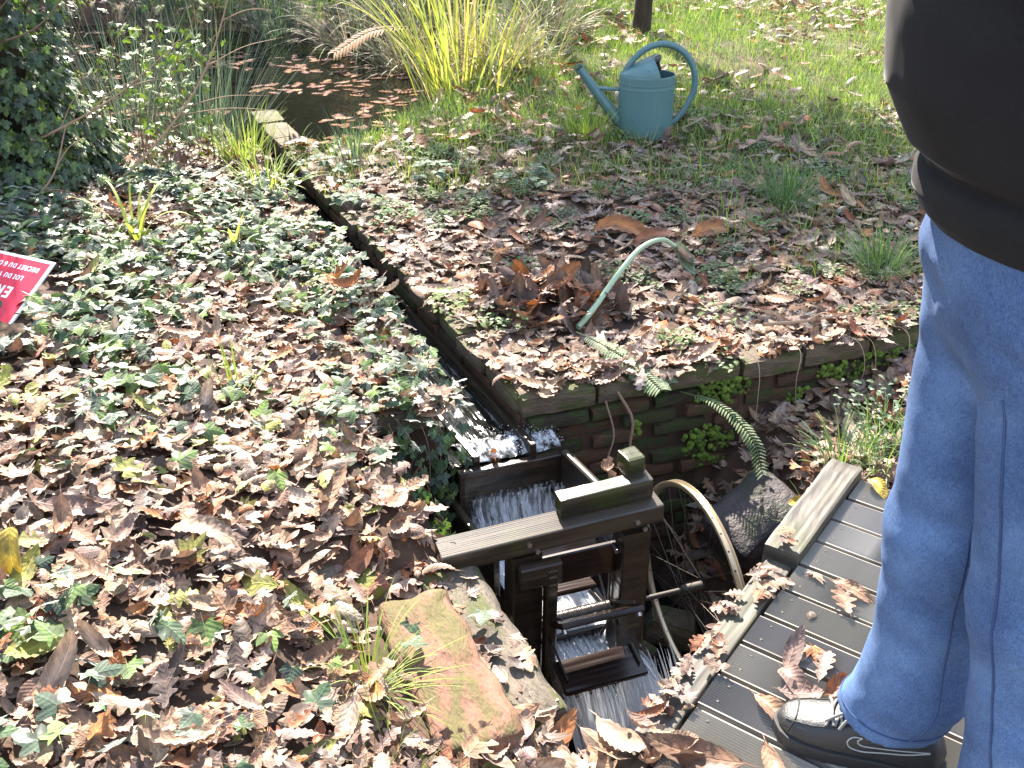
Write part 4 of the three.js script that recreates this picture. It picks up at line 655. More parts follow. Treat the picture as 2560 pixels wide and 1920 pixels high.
const kAll = [...DRY.slice(0, 5), ...DRY.slice(0, 5), ...DRY.slice(5, 8), ...DRY.slice(8, 12), ...DRY.slice(8, 12), ...DRY.slice(12)];
const sparse = (x, z) => fbm(x * 1.1 + 31, z * 1.1, 2, 3);
// left bank
for (let i = 0; i < 17000; i++) { const x = rr(-2.6, 0.35), z = rr(-4.9, -0.8), [a, d] = adOf(x, z); if (!inView(x, z) || a > 0.08 || onDeck(x, z)) continue; if (a > -0.5 && a < -0.16 && d > 0.1 && d < 0.52 && R() < 0.86) continue; layLeaf(x, z, R() * 0.03, [...mixSun, 'lime'], 0.45, kAll, lerp(0.5, 0.9, R())); }
// plateau by the wall and the channel
for (let i = 0; i < 13000; i++) { const x = rr(-1.1, 3.2), z = rr(-5.6, -2.3), [a, d] = adOf(x, z); if (!inView(x, z) || a < 0.2 || (d > -0.55 && a < 0.7) || onDeck(x, z)) continue; const k = smooth(-5.4, -3.6, z - (sparse(x, z) - 0.5) * 2.4) * 0.8 + 0.2; if (R() > k) continue; layLeaf(x, z, R() * 0.022, mixShade, 0.36, kAll, lerp(0.55, 0.88, R())); }
// sunny grass beyond
for (let i = 0; i < 4600; i++) { const x = rr(-1.2, 5), z = rr(-10.5, -4.6); if (!inView(x, z, 0.8)) continue; if (R() > smooth(0.3, 0.6, sparse(x * 1.5, z * 1.5)) * 0.9 + 0.15) continue; layLeaf(x, z, 0.02 + R() * 0.03, [...mixShade, 'beige', 'orange', 'rust', 'pale', 'tan'], 0.5, kAll, 0.95); }
for (let i = 0; i < 2200; i++) { const x = rr(-6, -0.4), z = rr(-11.5, -6.6); if (!inView(x, z, 0.8)) continue; layLeaf(x, z, 0.01, mixShade, 0.5, kAll); }
// bank between deck and wall
for (let i = 0; i < 420; i++) { const a = rr(0.72, 1.9), d = rr(-0.56, 0.1), w = W(a, d); if (onDeck(w.x, w.z)) continue; layLeaf(w.x, w.z, R() * 0.02, mixShade, 0.6, kAll); }
// on the deck and heaped on its lower corner
for (let i = 0; i < 16; i++) { const p = DK(rr(0.05, 1.1), rr(0.02, 0.5)); layLeaf(p.x, p.z, 0.004, mixSun, 0.3, kAll, 0.8); }
for (let i = 0; i < 40; i++) { const p = DK(rr(0.35, 1.05), rr(0.0, 0.07)); layLeaf(p.x, p.z, 0.004 + R() * 0.01, ['mauve', 'brown', 'tan', 'rust', 'beige'], 0.3, kAll, 0.5); }
for (let i = 0; i < 95; i++) { const p = DK(rr(1.0, 1.4), rr(-0.2, 0.16)); layLeaf(p.x, p.z, R() * 0.035, ['beige', 'tan', 'pale', 'mauve', 'tan', 'brown'], 0.5, kAll, 0.95); }
// heap of wet leaves on the plateau
for (let i = 0; i < 150; i++) { const t = R() * 6.28, q = Math.sqrt(R()), x = 0.13 + Math.cos(t) * q * 0.26, z = -3.12 + Math.sin(t) * q * 0.2; layLeaf(x, z, 0.075 * (1 - q * q) + R() * 0.02, ['dark', 'brown', 'rust', 'brown', 'mauve', 'dark', 'orange'], 0.8, [...DRY.slice(0, 8)], 1.05); }
for (let i = 0; i < 70; i++) { const d = rr(-1.5, -0.55), a = rr(-0.12, 0.03), w = W(a, d), L = pick(DRY.slice(0, 5)), sc = rr(0.07, 0.11); eul.set(rr(-0.7, 0.7), R() * 6.28, rr(-0.6, 0.6), 'YXZ'); quat.setFromEuler(eul); litter.push({ L, c: pick(mixSun), m: new THREE.Matrix4().compose(V(w.x, 0.02 + R() * 0.04, w.z), quat, V(sc, sc, sc)), app: sc / 3 }); }
for (let i = 0; i < 26; i++) { const w = W(rr(-0.34, -0.22), rr(0.08, 0.42)), L = pick([...DRY.slice(0, 5), ...DRY.slice(8)]), sc = rr(...L.s) * 0.58; eul.set(rr(-0.25, 0.25), R() * 6.28, rr(-0.25, 0.25), 'YXZ'); quat.setFromEuler(eul); litter.push({ L, c: pick(mixSun), m: new THREE.Matrix4().compose(V(w.x, 0.008, w.z), quat, V(sc, sc, sc)), app: sc / 2 }); }
for (let i = 0; i < 150; i++) { const w = W(rr(0.24, 2.0), rr(-0.76, -0.55)), L = pick(kAll), sc = rr(...L.s) * 0.8; eul.set(rr(-0.2, 0.6), R() * 6.28, rr(-0.4, 0.4), 'YXZ'); quat.setFromEuler(eul); litter.push({ L, c: pick(mixSun), m: new THREE.Matrix4().compose(V(w.x, 0.018 + R() * 0.012, w.z), quat, V(sc, sc, sc)), app: sc / 3.2 }); }
litter.sort((p, q) => q.app - p.app);
litter.forEach((o, i) => {
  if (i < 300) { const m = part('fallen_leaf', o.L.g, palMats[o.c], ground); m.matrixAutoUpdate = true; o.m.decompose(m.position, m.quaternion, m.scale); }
});
{
  const g = thing('leaf_litter', 'carpet of fallen brown autumn leaves over bank and plateau', 'leaf litter', null); g.userData.kind = 'stuff';
  const by = new Map(); litter.slice(300).forEach((o) => { if (!by.has(o.L)) by.set(o.L, []); by.get(o.L).push(o); }); const col = new THREE.Color();
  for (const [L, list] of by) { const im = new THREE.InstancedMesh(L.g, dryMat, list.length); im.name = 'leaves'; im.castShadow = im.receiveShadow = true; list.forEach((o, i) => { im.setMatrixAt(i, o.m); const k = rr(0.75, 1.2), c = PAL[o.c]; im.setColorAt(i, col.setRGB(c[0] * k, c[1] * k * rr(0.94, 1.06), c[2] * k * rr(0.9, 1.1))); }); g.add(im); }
}
// leaves afloat on the pond
{
  const list = []; for (let i = 0; i < 2600; i++) { const x = rr(-5, -0.4), z = rr(-8.2, -4.9); if (sdPoly(x, z, POND) > -0.02) continue; const n = fbm(x * 1.6, z * 3.6, 6, 3); if (n < 0.575) continue; list.push([x, z]); }
  const im = new THREE.InstancedMesh(DRY[0].g, phy({ ...leafBase, roughness: 1, specularIntensity: 0.2 }), list.length); im.name = numbered('floating_leaves'); const col = new THREE.Color(), M = new THREE.Matrix4();
  list.forEach(([x, z], i) => { const s = rr(0.05, 0.1); eul.set(0, R() * 6.28, 0); M.compose(V(x, WATER_Y + 0.003, z), quat.setFromEuler(eul), V(s, s * 0.15, s)); im.setMatrixAt(i, M); const c = PAL[pick(['mauve', 'beige', 'mauve', 'tan', 'brown'])]; im.setColorAt(i, col.setRGB(...c)); });
  tag(im, 'rafts of pale fallen leaves floating on the pond', 'leaves', null, 'stuff'); im.castShadow = true; scene.add(im);
}
// single leaves that stand out
{
  const put = (geo, mat, x, z, y, s, rx, ry, rz, label, name = 'fallen_leaf') => { const m = solo(name, geo, mat, label, 'leaf'); m.position.set(x, y, z); m.rotation.set(rx, ry, rz, 'YXZ'); m.scale.setScalar(s); return m; };
  const big = (sd, o) => stripLeaf('chestnut', sd, { rows: 20, cols: 3, pleat: 0.012, ...o });
  put(big(91, { across: 3.5, along: -1.6 }), palMats.orange, 0.40, -3.70, 0.06, 0.27, -0.1, 1.3, 0.35, 'large bright orange serrated leaf arched behind the heap', 'chestnut_leaf');
  put(big(92, { across: 4, along: -0.5 }), palMats.orange, 0.75, -3.68, 0.05, 0.24, 0.1, 2.3, 0.5, 'large orange leaf lying right of the arched orange one', 'chestnut_leaf');
  put(big(95, { across: 4, along: -1.1 }), palMats.rust, 0.53, -3.62, 0.05, 0.22, -0.1, 1.9, 0.2, 'rusty serrated leaf between the two large orange leaves', 'chestnut_leaf');
  put(big(93, { across: 6, along: 3.4 }), palMats.orange, -0.545, -3.03, 0.11, 0.19, 0.3, 2.0, 0.2, 'tightly curled orange leaf on top of the ivy bank', 'chestnut_leaf');
  put(stripLeaf('oak', 94, { cols: 3, rows: 14, across: 3, along: 1.5, crumple: 0.05 }), palMats.orange, -0.57, -3.1, 0.115, 0.16, -0.5, 1.2, 0.3, 'orange lobed leaf behind the curled orange leaf', 'oak_leaf');
  put(stripLeaf('oval', 96, { cols: 3, rows: 14, across: 4.2, along: -1.2, crumple: 0.03 }), palMats.yellow, -0.925, -1.5, groundY(-0.925, -1.5) + 0.065, 0.1, 0.9, 0.25, 0.15, 'bright yellow oval leaf standing up in the litter');
  put(big(97, { across: 5, along: 1.3 }), palMats.beige, -0.43, -2.08, 0.085, 0.24, 0.05, -0.55, -0.35, 'big pale brown leaf on the rim of the bank above the pit', 'chestnut_leaf');
  put(big(98, { across: -6, along: 1.2 }), palMats.tan, -0.37, -1.99, 0.07, 0.15, 0.3, 1.2, 0.2, 'brown pleated leaf at the foot of the big pale leaf', 'chestnut_leaf');
  put(big(99, { across: 4, along: -1.4 }), palMats.beige, -0.62, -1.64, groundY(-0.62, -1.64) + 0.06, 0.16, 0, 1.4, 0.1, 'ribbed tan leaf lying crosswise in the sunny litter', 'chestnut_leaf');
  put(stripLeaf('oak', 101, { cols: 3, rows: 14, across: 2, along: -1, crumple: 0.04 }), palMats.orange, 0.757, -2.27, -0.06, 0.085, 0.4, 2.4, 0, 'orange lobed leaf on the bank beside the deck beam', 'oak_leaf');
  put(stripLeaf('oval', 102, { across: 3, along: -1 }), palMats.yellow, 0.73, -2.13, -0.08, 0.06, 0.2, 1.7, 0.3, 'small yellow leaf below the orange one by the deck beam');
  put(stripLeaf('oak', 103, { cols: 3, rows: 14, across: 2.5, along: 1.2, crumple: 0.05 }), palMats.orange, W(0.09, -0.5).x, W(0.09, -0.5).z, -0.13, 0.1, 1.35, 0.3, 0.2, 'wet orange lobed leaf hanging over the weir board', 'oak_leaf');
  for (const [x, z, c, ry, l] of [[0.245, -1.99, 'tan', 0.4, 'curled tan leaf caught against the end block of the frame'], [0.275, -2.03, 'beige', 1.8, 'dry beige leaf lodged behind the upper beam'], [0.22, -2.04, 'tan', 2.9, 'crumpled leaf at the near end of the guide board']]) put(stripLeaf('oak', 110 + ry * 10, { cols: 3, rows: 14, across: 5, along: 2.5, crumple: 0.07 }), palMats[c], x, z, 0.085, 0.075, 0.3, ry, 0.4, l, 'oak_leaf');
  for (const [s, t, sc, c, ry, k, l] of [[0.42, 0.2, 0.1, 'tan', 0.9, 'chestnut', 'crumpled tan leaf lying across a plank gap beside the jeans'], [0.74, 0.2, 0.09, 'mauve', 0.4, 'oval', 'dark reddish leaf flat on the middle plank'], [0.70, 0.28, 0.085, 'rust', 2.1, 'oval', 'reddish leaf next to the dark one on the middle plank'], [0.83, 0.2, 0.12, 'tan', 0.6, 'chestnut', 'long folded tan leaf over the plank gap near the shoe'], [0.97, 0.32, 0.06, 'brown', 1.2, 'oval', 'small brown leaf standing in the gap before the shoe toe'], [1.05, 0.22, 0.08, 'lime', 0.1, 'chestnut', 'striped olive leaf on the plank before the shoe'], [0.02, 0.12, 0.07, 'yellow', 0.3, 'oval', 'folded yellow leaf beside the far end of the deck beam']]) { const p = DK(s, t, 0.03); put(stripLeaf(k, Math.round(ry * 100) + 7, { cols: 3, rows: 16, across: 4, along: -1, crumple: 0.06, pleat: k === 'chestnut' ? 0.014 : 0.004 }), palMats[c], p.x, p.z, p.y, sc, 0.1, ry, 0.2, l); }
}

// ---------------------------------------------------------------- ivy
const ivyGreen = [[0.055, 0.14, 0.045], [0.08, 0.18, 0.04], [0.14, 0.27, 0.035], [0.05, 0.115, 0.055], [0.22, 0.38, 0.035]];
const ivyMats = ivyGreen.map((c) => phy({ ...leafBase, transmission: 0.42, color: lin(...c), clearcoat: 0.6, clearcoatRoughness: 0.28 }));
function ivyPatch(name, label, list, keep = 300, extra) {
  const g = thing(name, label, 'ivy'); list.sort((p, q) => q.app - p.app); const col = new THREE.Color();
  list.slice(0, keep).forEach((o) => { const m = part('ivy_leaf', IVY[o.v], ivyMats[o.c], g); o.m.decompose(m.position, m.quaternion, m.scale); });
  const rest = list.slice(keep); if (rest.length) for (let v = 0; v < 4; v++) { const l = rest.filter((o) => o.v === v); if (!l.length) continue; const im = new THREE.InstancedMesh(IVY[v], ivyMat, l.length); im.name = 'ivy_leaves'; im.userData.kind = 'stuff'; im.castShadow = im.receiveShadow = true; l.forEach((o, i) => { im.setMatrixAt(i, o.m); const c = ivyGreen[o.c], k = rr(0.8, 1.25); im.setColorAt(i, col.setRGB(c[0] * k, c[1] * k, c[2] * k)); }); g.add(im); }
  return g;
}
const leafAt = (p, s, rx, ry, rz) => ({ v: Math.floor(R() * 4), c: Math.floor(R() * 4.6) % 5, m: new THREE.Matrix4().compose(p, new THREE.Quaternion().setFromEuler(new THREE.Euler(rx, ry, rz, 'YXZ')), V(s, s, s)), app: s / p.distanceTo(V(0, 1.5, 0)) });
{
  const list = [];
  for (let i = 0; i < 10500; i++) {
    const x = rr(-2.4, 0), z = rr(-4.6, -0.9), [a, d] = adOf(x, z); if (!inView(x, z) || a > 0.08) continue; const n = fbm(x * 2.3 + 7, z * 2.3, 1, 3);
    const zone = smooth(-0.25, -0.8, d) * smooth(-3.1, -2.2, d) * 1.0 + 0.3 * smooth(-0.7, -1.2, a) * smooth(-1.5, 0.3, d) + 0.08; if (R() > zone * smooth(0.32, 0.48, n) * 0.95 + (a > -0.28 && d > -1.6 && d < -0.3 ? 0.35 : 0)) continue;
    const y = topY(x, z); if (y === null) continue; list.push(leafAt(V(x, y + 0.025 + R() * 0.05, z), rr(0.042, 0.078), rr(-0.5, 0.7), rr(0, 6.28), rr(-0.5, 0.5)));
  }
  for (let i = 0; i < 150; i++) { const d = rr(-1.6, -0.52), a = rr(-0.12, 0.05), w = W(a, d); list.push(leafAt(V(w.x, 0.01 + R() * 0.07, w.z), rr(0.042, 0.075), rr(-0.2, 0.9), rr(0, 6.28), rr(-0.5, 0.5))); }
  for (const [x, y, z] of [[-1.5, 0.25, -2.47], [-1.42, 0.24, -2.45], [-1.35, 0.23, -2.45], [-1.57, 0.26, -2.5], [-1.3, 0.22, -2.48], [-1.46, 0.27, -2.52]]) list.push(leafAt(V(x, y, z), 0.075, 0.6, R() * 6, 0.2));
  ivyPatch('ivy_ground_cover', 'glossy green ivy creeping over the leafy left bank', list);
  // strands hanging over the rim beside the flume
  const strands = []; const hang = [];
  for (let k = 0; k < 15; k++) {
    const a0 = k < 9 ? rr(-0.22, 0.0) : rr(-0.3, -0.2), d0 = k < 9 ? rr(-0.62, -0.52) : rr(-0.5, -0.05), L = rr(0.2, 0.52), pts = []; let p = W(a0, d0, 0.03); const side = k < 9 ? N : A;
    for (let i = 0; i <= 6; i++) { const t = i / 6; pts.push(p.clone().addScaledVector(side, 0.03 + 0.05 * Math.sin(t * 1.8) + (R() - 0.5) * 0.015).add(V((R() - 0.5) * 0.03, -L * t * t * 0.5 - L * t * 0.5, 0))); }
    strands.push(tube(pts, 0.0016, 14, 5)); for (let i = 1; i <= 6; i++) for (let q = 0; q < (R() < 0.6 ? 2 : 1); q++) hang.push(leafAt(pts[i].clone().add(V((R() - 0.5) * 0.04, (R() - 0.5) * 0.03, 0.012 + R() * 0.02)), rr(0.03, 0.06), rr(0.7, 1.5), rr(-0.7, 0.7) + (R() < 0.3 ? 1 : 0), rr(-0.3, 0.3)));
  }
  const hg = ivyPatch('hanging_ivy', 'ivy strands trailing down the pit wall left of the flume', hang); const stemM = std({ color: lin(0.14, 0.085, 0.06), roughness: 0.8 }); strands.forEach((s) => part('stem', s, stemM, hg));
}
const barkT = tex(256, (u, v) => { const n = pfbm(u, v, 14, 4, 5, 5); return mix3([0.16, 0.13, 0.1], [0.42, 0.36, 0.29], clamp(n * 1.8 - 0.4)); });
const bark = std({ map: barkT, bumpMap: tex(256, (u, v) => pfbm(u, v, 14, 4, 5, 5), false), bumpScale: 0.012, roughness: 0.9 });
function trunkGeo(pts, r0, r1, rad = 12, wob = 0.12) { const c = new THREE.CatmullRomCurve3(pts), seg = 24, g = new THREE.TubeGeometry(c, seg, 1, rad), p = g.attributes.position, q = V(0, 0, 0); for (let i = 0; i <= seg; i++) { const m = c.getPointAt(i / seg), k = lerp(r0, r1, i / seg) * (1 + 0.35 * Math.exp(-i * 0.9)); for (let j = 0; j <= rad; j++) { const n = i * (rad + 1) + j; q.fromBufferAttribute(p, n).sub(m); q.multiplyScalar(k * (1 + wob * (fbm(q.x * 2 + i * 0.3, q.z * 2, r0 * 9) - 0.5) * 2)).add(m); p.setXYZ(n, q.x, q.y, q.z); } } g.computeVertexNormals(); return g; }
{
  const c = V(-1.98, groundY(-1.98, -3.92), -3.92), list = [];
  for (let i = 0; i < 7200; i++) { const y = R() ** 1.7 * 2.2, t = R() * 6.28, q = 0.14 + 0.2 * Math.sqrt(R()) + 0.1 * smooth(0.4, 0, y) + (fbm(y * 3, t, 3) - 0.5) * 0.2; const p = c.clone().add(V(Math.cos(t) * q, y, Math.sin(t) * q)); const o = leafAt(p, rr(0.035, 0.068), rr(0.4, 1.4), -t + Math.PI / 2 + rr(-0.6, 0.6), rr(-0.4, 0.4)); o.app *= (y < 1 && Math.sin(t) > -0.3) ? 1 : 0.2; list.push(o); }
  const g = ivyPatch('ivy_covered_tree', 'tree trunk thickly clad in dark ivy at the left edge', list, 300); g.userData.category = 'tree';
  part('trunk', trunkGeo([c.clone().add(V(0, -0.1, 0)), c.clone().add(V(0.03, 0.8, 0.02)), c.clone().add(V(-0.05, 1.8, 0)), c.clone().add(V(0.02, 3.2, -0.1))], 0.15, 0.1), bark, g);
  const r = rng(77), stemM = std({ color: lin(0.17, 0.11, 0.075), roughness: 0.85 });
  for (let k = 0; k < 10; k++) { const y0 = rr(0.1, 1.2), p = c.clone().add(V(rr(0, 0.2), y0, rr(0.1, 0.3))), e = p.clone().add(V(rr(0.2, 0.6), rr(-0.02, 0.3), rr(-0.15, 0.3))); part('twig', tube([p, p.clone().lerp(e, 0.5).add(V(0, -0.05, 0)), e], 0.0045, 12, 5, 0.3), stemM, g); }
}
// leafy shoots beside the ivy tree, lit from behind
{
  const list = [], stems = []; for (let k = 0; k < 26; k++) { const x0 = rr(-1.85, -1.3), z0 = rr(-4.75, -4.0), p0 = V(x0, groundY(x0, z0), z0), h = rr(0.35, 0.95), e = p0.clone().add(V(rr(-0.1, 0.3), h, rr(-0.15, 0.15))), m = p0.clone().lerp(e, 0.5).add(V(rr(-0.08, 0.02), 0.05, 0)); const c = new THREE.CatmullRomCurve3([p0, m, e]); stems.push(tube([p0, m, e], 0.003, 12, 5, 0.4)); for (let i = 0; i < 15; i++) { const q = c.getPointAt(rr(0.1, 1)).add(V(rr(-0.05, 0.05), rr(-0.02, 0.03), rr(-0.05, 0.05))); const o = leafAt(q, rr(0.032, 0.06), rr(-0.2, 1.2), R() * 6.28, rr(-0.5, 0.5)); o.c = R() < 0.55 ? 4 : 2; list.push(o); } }
  const g = ivyPatch('ivy_shoots', 'sunlit yellow-green ivy shoots rising right of the ivy-clad trunk', list, 240); stems.forEach((s) => part('stem', s, std({ color: lin(0.2, 0.13, 0.08), roughness: 0.85 }), g));
}
// bare twigs that cross in front of the pond
{
  const m = std({ color: lin(0.3, 0.2, 0.13), roughness: 0.75 });
  const tw = (label, main, subs) => { const g = thing('bare_branch', label, 'branch'); const c = new THREE.CatmullRomCurve3(main.map((q) => V(...q))); part('limb', tube(main, 0.0065, 30, 6, 0.3), m, g); for (const [t, dx, dy, dz] of subs) { const p = c.getPointAt(t), e = p.clone().add(V(dx, dy, dz)); part('twig', tube([p, p.clone().lerp(e, 0.5).add(V(0, 0.02, 0)), e], 0.0028, 10, 5, 0.35), m, g); } };
  tw('long bare branch slanting up across the pond behind the ivy', [[-1.62, 0.1, -3.75], [-1.4, 0.28, -3.95], [-1.22, 0.5, -4.1], [-1.1, 0.78, -4.2], [-1.05, 1.0, -4.25]], [[0.45, 0.35, 0.06, 0.05], [0.42, 0.42, 0.02, 0.02], [0.6, 0.3, 0.1, -0.05], [0.75, 0.22, 0.05, 0.05], [0.3, 0.18, 0.1, 0.0], [0.85, 0.25, 0.08, 0]]);
  tw('thin bare branch arching out of the ivy trunk to the right', [[-1.9, 0.32, -3.72], [-1.65, 0.42, -3.7], [-1.4, 0.55, -3.72], [-1.18, 0.72, -3.8]], [[0.5, 0.2, 0.12, 0], [0.7, 0.22, 0.02, 0.03], [0.35, 0.12, 0.15, 0]]);
  tw('low bare twig curving over the ivy by the trunk foot', [[-1.95, 0.15, -3.55], [-1.75, 0.2, -3.5], [-1.6, 0.32, -3.48], [-1.52, 0.5, -3.5]], [[0.5, 0.15, 0.02, 0.02], [0.75, 0.12, 0.1, 0]]);
  tw('dry dark twig lying along the top of the brick wall', [[0.78, 0.05, -2.88], [0.93, 0.055, -2.9], [1.08, 0.05, -2.96], [1.25, 0.06, -2.98]], [[0.3, 0.08, 0.03, 0.03], [0.6, 0.07, 0.04, -0.03]]);
}

// ---------------------------------------------------------------- grass
const grassMat = phy({ vertexColors: true, side: THREE.DoubleSide, roughness: 0.95, transmission: 0.4, clearcoat: 0.3, clearcoatRoughness: 0.45 });
function tuftGeo(n, rad, len, wid, cols, { lean = 0.5, bend = 1.2, seg = 6, flat = 0 } = {}) { const P = [], I = [], U = [], C = []; for (let i = 0; i < n; i++) { const t = R() * 6.283, q = Math.sqrt(R()) * rad; const c = pick(cols), k = rr(0.75, 1.25); blade(P, I, U, C, V(Math.cos(t) * q, flat * R(), Math.sin(t) * q), t + rr(-0.7, 0.7), len * rr(0.55, 1.1), wid * rr(0.6, 1.1), lean * rr(0.1, 1), bend * rr(0.3, 1.3), c.map((x) => x * k), seg, rr(-0.6, 0.6)); } return geoFrom(P, I, U, C); }
const gLit = [[0.24, 0.36, 0.045], [0.31, 0.41, 0.05], [0.18, 0.3, 0.04], [0.34, 0.38, 0.08]], gDeep = [[0.09, 0.19, 0.04], [0.12, 0.23, 0.045], [0.07, 0.15, 0.045]], gBlue = [[0.07, 0.12, 0.07], [0.09, 0.14, 0.08], [0.05, 0.09, 0.055], [0.14, 0.17, 0.1]];
{
  const clumps = [tuftGeo(12, 0.06, 0.085, 0.0022, gLit, { seg: 4 }), tuftGeo(10, 0.07, 0.06, 0.002, gLit, { seg: 3, lean: 0.9 }), tuftGeo(9, 0.05, 0.12, 0.0024, [...gLit, ...gDeep], { seg: 4 })];
  const lists = [[], [], []]; const gd = (x, z) => { const [a, d] = adOf(x, z); const n = fbm(x * 1.5 + 3, z * 1.5, 8, 4); let k = smooth(-3.3, -4.9, z + (n - 0.5) * 2.2) * (0.35 + 0.65 * smooth(0.32, 0.58, n)); k = Math.max(k, 0.5 * smooth(0.5, 0.62, n) * smooth(-2.7, -3.6, z) * smooth(0.4, 1.2, x)); if (a < 0.2) k *= 0.12; if (x < -0.2 && z < -7) k *= 0.5; return k; };
  for (let i = 0; i < 46000; i++) { const x = rr(-5, 5.4), z = -3 - R() ** 0.85 * 8; if (!inView(x, z, 0.7) || R() > gd(x, z)) continue; const y = topY(x, z); if (y === null) continue; const s = rr(0.6, 1.35); lists[Math.floor(R() * 3)].push(new THREE.Matrix4().compose(V(x, y - 0.004, z), new THREE.Quaternion().setFromEuler(new THREE.Euler(rr(-0.15, 0.15), R() * 6.28, rr(-0.15, 0.15))), V(s, s * rr(0.7, 1.25), s))); }
  const g = thing('grass', 'sunlit yellow-green lawn grass of the plateau', 'grass'); g.userData.kind = 'stuff'; const col = new THREE.Color();
  lists.forEach((l, k) => { const im = new THREE.InstancedMesh(clumps[k], grassMat, l.length); im.name = 'blades'; im.castShadow = im.receiveShadow = true; l.forEach((m, i) => { im.setMatrixAt(i, m); const q = rr(0.75, 1.15); im.setColorAt(i, col.setRGB(q * rr(0.85, 1.1), q, q * 0.9)); }); g.add(im); });
}
const tuft = (label, x, z, geo, y) => { const m = solo('grass_tuft', geo, grassMat, label, 'grass tuft'); m.position.set(x, (y ?? groundY(x, z)) - 0.005, z); return m; };
tuft('dense green grass tuft in the middle of the plateau near the person', 1.13, -4.05, tuftGeo(170, 0.07, 0.24, 0.0028, gDeep, { lean: 0.9, bend: 1.3 }));
tuft('green grass tuft closest to the left of the jeans', 1.3, -3.36, tuftGeo(150, 0.06, 0.22, 0.0028, [...gDeep, gLit[0]], { lean: 0.8, bend: 1.2 }));
tuft('wispy bright grass tuft against the red sandstone block', -0.27, -1.40, tuftGeo(110, 0.035, 0.2, 0.0016, [...gLit, gLit[1], gDeep[1]], { lean: 1.1, bend: 1.3, seg: 8 }), 0.02);
tuft('sparse grass sprig at the lower edge of the litter', -0.22, -1.2, tuftGeo(26, 0.05, 0.16, 0.0016, gLit, { lean: 0.9, bend: 0.8 }), 0.02);
tuft('bright grass clump beside the foot of the watering can', 0.36, -5.02, tuftGeo(150, 0.11, 0.2, 0.0028, [gLit[1], gLit[0]], { lean: 0.4, bend: 0.8 }));
tuft('small dark tuft in front of the watering can', 1.02, -4.5, tuftGeo(60, 0.05, 0.12, 0.0025, gDeep, { lean: 0.9 }));
tuft('bright grass overhanging the far channel edge', -1.22, -4.62, tuftGeo(90, 0.1, 0.28, 0.0042, [gLit[1], gLit[3], gLit[0]], { lean: 0.7, bend: 1.0 }), 0.02);
tuft('grass leaning into the channel below the overhanging tuft', -1.03, -4.2, tuftGeo(80, 0.09, 0.24, 0.0036, [gLit[1], gLit[3]], { lean: 1.1, bend: 1.2 }), 0.02);
tuft('blue-green rushy tuft at the corner of pond and channel', -0.72, -4.62, tuftGeo(60, 0.06, 0.27, 0.0022, gBlue, { lean: 0.5, bend: 0.4 }));
tuft('yellow strappy blades growing out of the ivy bank', -1.27, -3.28, tuftGeo(9, 0.03, 0.3, 0.0075, [[0.36, 0.42, 0.06], [0.42, 0.46, 0.08]], { lean: 0.45, bend: 1.9, seg: 9 }));
tuft('flat yellow blade lying on the ivy bank', -0.98, -3.42, tuftGeo(3, 0.03, 0.2, 0.009, [[0.45, 0.46, 0.09]], { lean: 1.2, bend: 0.3, seg: 6 }), 0.12);
tuft('thin green grass sprig in the middle of the ivy bank', -0.72, -2.32, tuftGeo(9, 0.03, 0.17, 0.004, [gLit[0], gLit[1]], { lean: 0.7, bend: 0.8 }));
[[0.93, -2.42], [1.02, -2.36], [1.08, -2.52], [0.86, -2.3], [1.14, -2.4]].forEach(([x, z], i) => tuft(['green grass on the bank between brick wall and jeans', 'lush grass at the far end of the deck beam', 'grass under the brick wall beside the jeans', 'thin grass over the big dark stone', 'grass touching the jeans above the deck'][i], x, z, tuftGeo(i === 3 ? 24 : 80, 0.06, 0.16, 0.0026, [...gDeep, gLit[0], gLit[2]], { lean: 0.8, bend: 1.2 })));
// sedges and rushes by the pond
function bladePlant(name, label, cat, x, z, n, rad, len, wid, cols, opt) { const g = thing(name, label, cat); const y = groundY(x, z); g.position.set(x, y - 0.02, z); for (let i = 0; i < n; i++) part('blade', tuftGeo(1, rad, len, wid, cols, opt), grassMat, g); return g; }
bladePlant('sedge_clump', 'tall yellow-green sedge arching over the pond bank', 'sedge', -0.28, -6.02, 110, 0.28, 0.98, 0.0085, [[0.52, 0.52, 0.06], [0.43, 0.47, 0.06], [0.32, 0.38, 0.07], [0.46, 0.36, 0.14], [0.26, 0.32, 0.07]], { lean: 0.6, bend: 0.9, seg: 9 });
bladePlant('sedge_clump', 'smaller olive sedge clump right of the tall yellow one', 'sedge', 0.12, -6.3, 45, 0.18, 0.6, 0.0075, [[0.36, 0.38, 0.08], [0.25, 0.28, 0.09], [0.4, 0.3, 0.15]], { lean: 0.8, bend: 1.2, seg: 9 });
{ const P = [], I = [], U = [], C = []; }
const rush = (label, x, z, n, len, rad, cols, wid = 0.0026) => { const m = solo('rush_clump', tuftGeo(n, rad, len, wid, cols, { lean: 0.75, bend: 0.35, seg: 6 }), grassMat, label, 'rush'); m.position.set(x, Math.max(groundY(x, z), WATER_Y) - 0.02, z); };
rush('large dark blue-green rush clump at the near pond edge', -1.52, -5.05, 260, 0.8, 0.16, gBlue);
rush('rush clump behind the ivy shoots', -2.05, -5.5, 200, 0.75, 0.2, gBlue);
rush('fine green tuft on the far pond bank', -1.7, -7.9, 170, 0.5, 0.2, [...gBlue, gDeep[1]], 0.0035);
rush('dark rush tussock on the far left pond bank', -2.7, -8.3, 200, 0.7, 0.25, gBlue, 0.004);
const tus = (label, x, z, s) => { const m = solo('grass_tussock', tuftGeo(240, 0.2 * s, 0.55 * s, 0.0048, [[0.24, 0.2, 0.12], [0.2, 0.21, 0.1], [0.13, 0.17, 0.08], [0.3, 0.24, 0.15]], { lean: 1.1, bend: 1.7, seg: 7 }), grassMat, label, 'tussock'); m.position.set(x, groundY(x, z), z); };
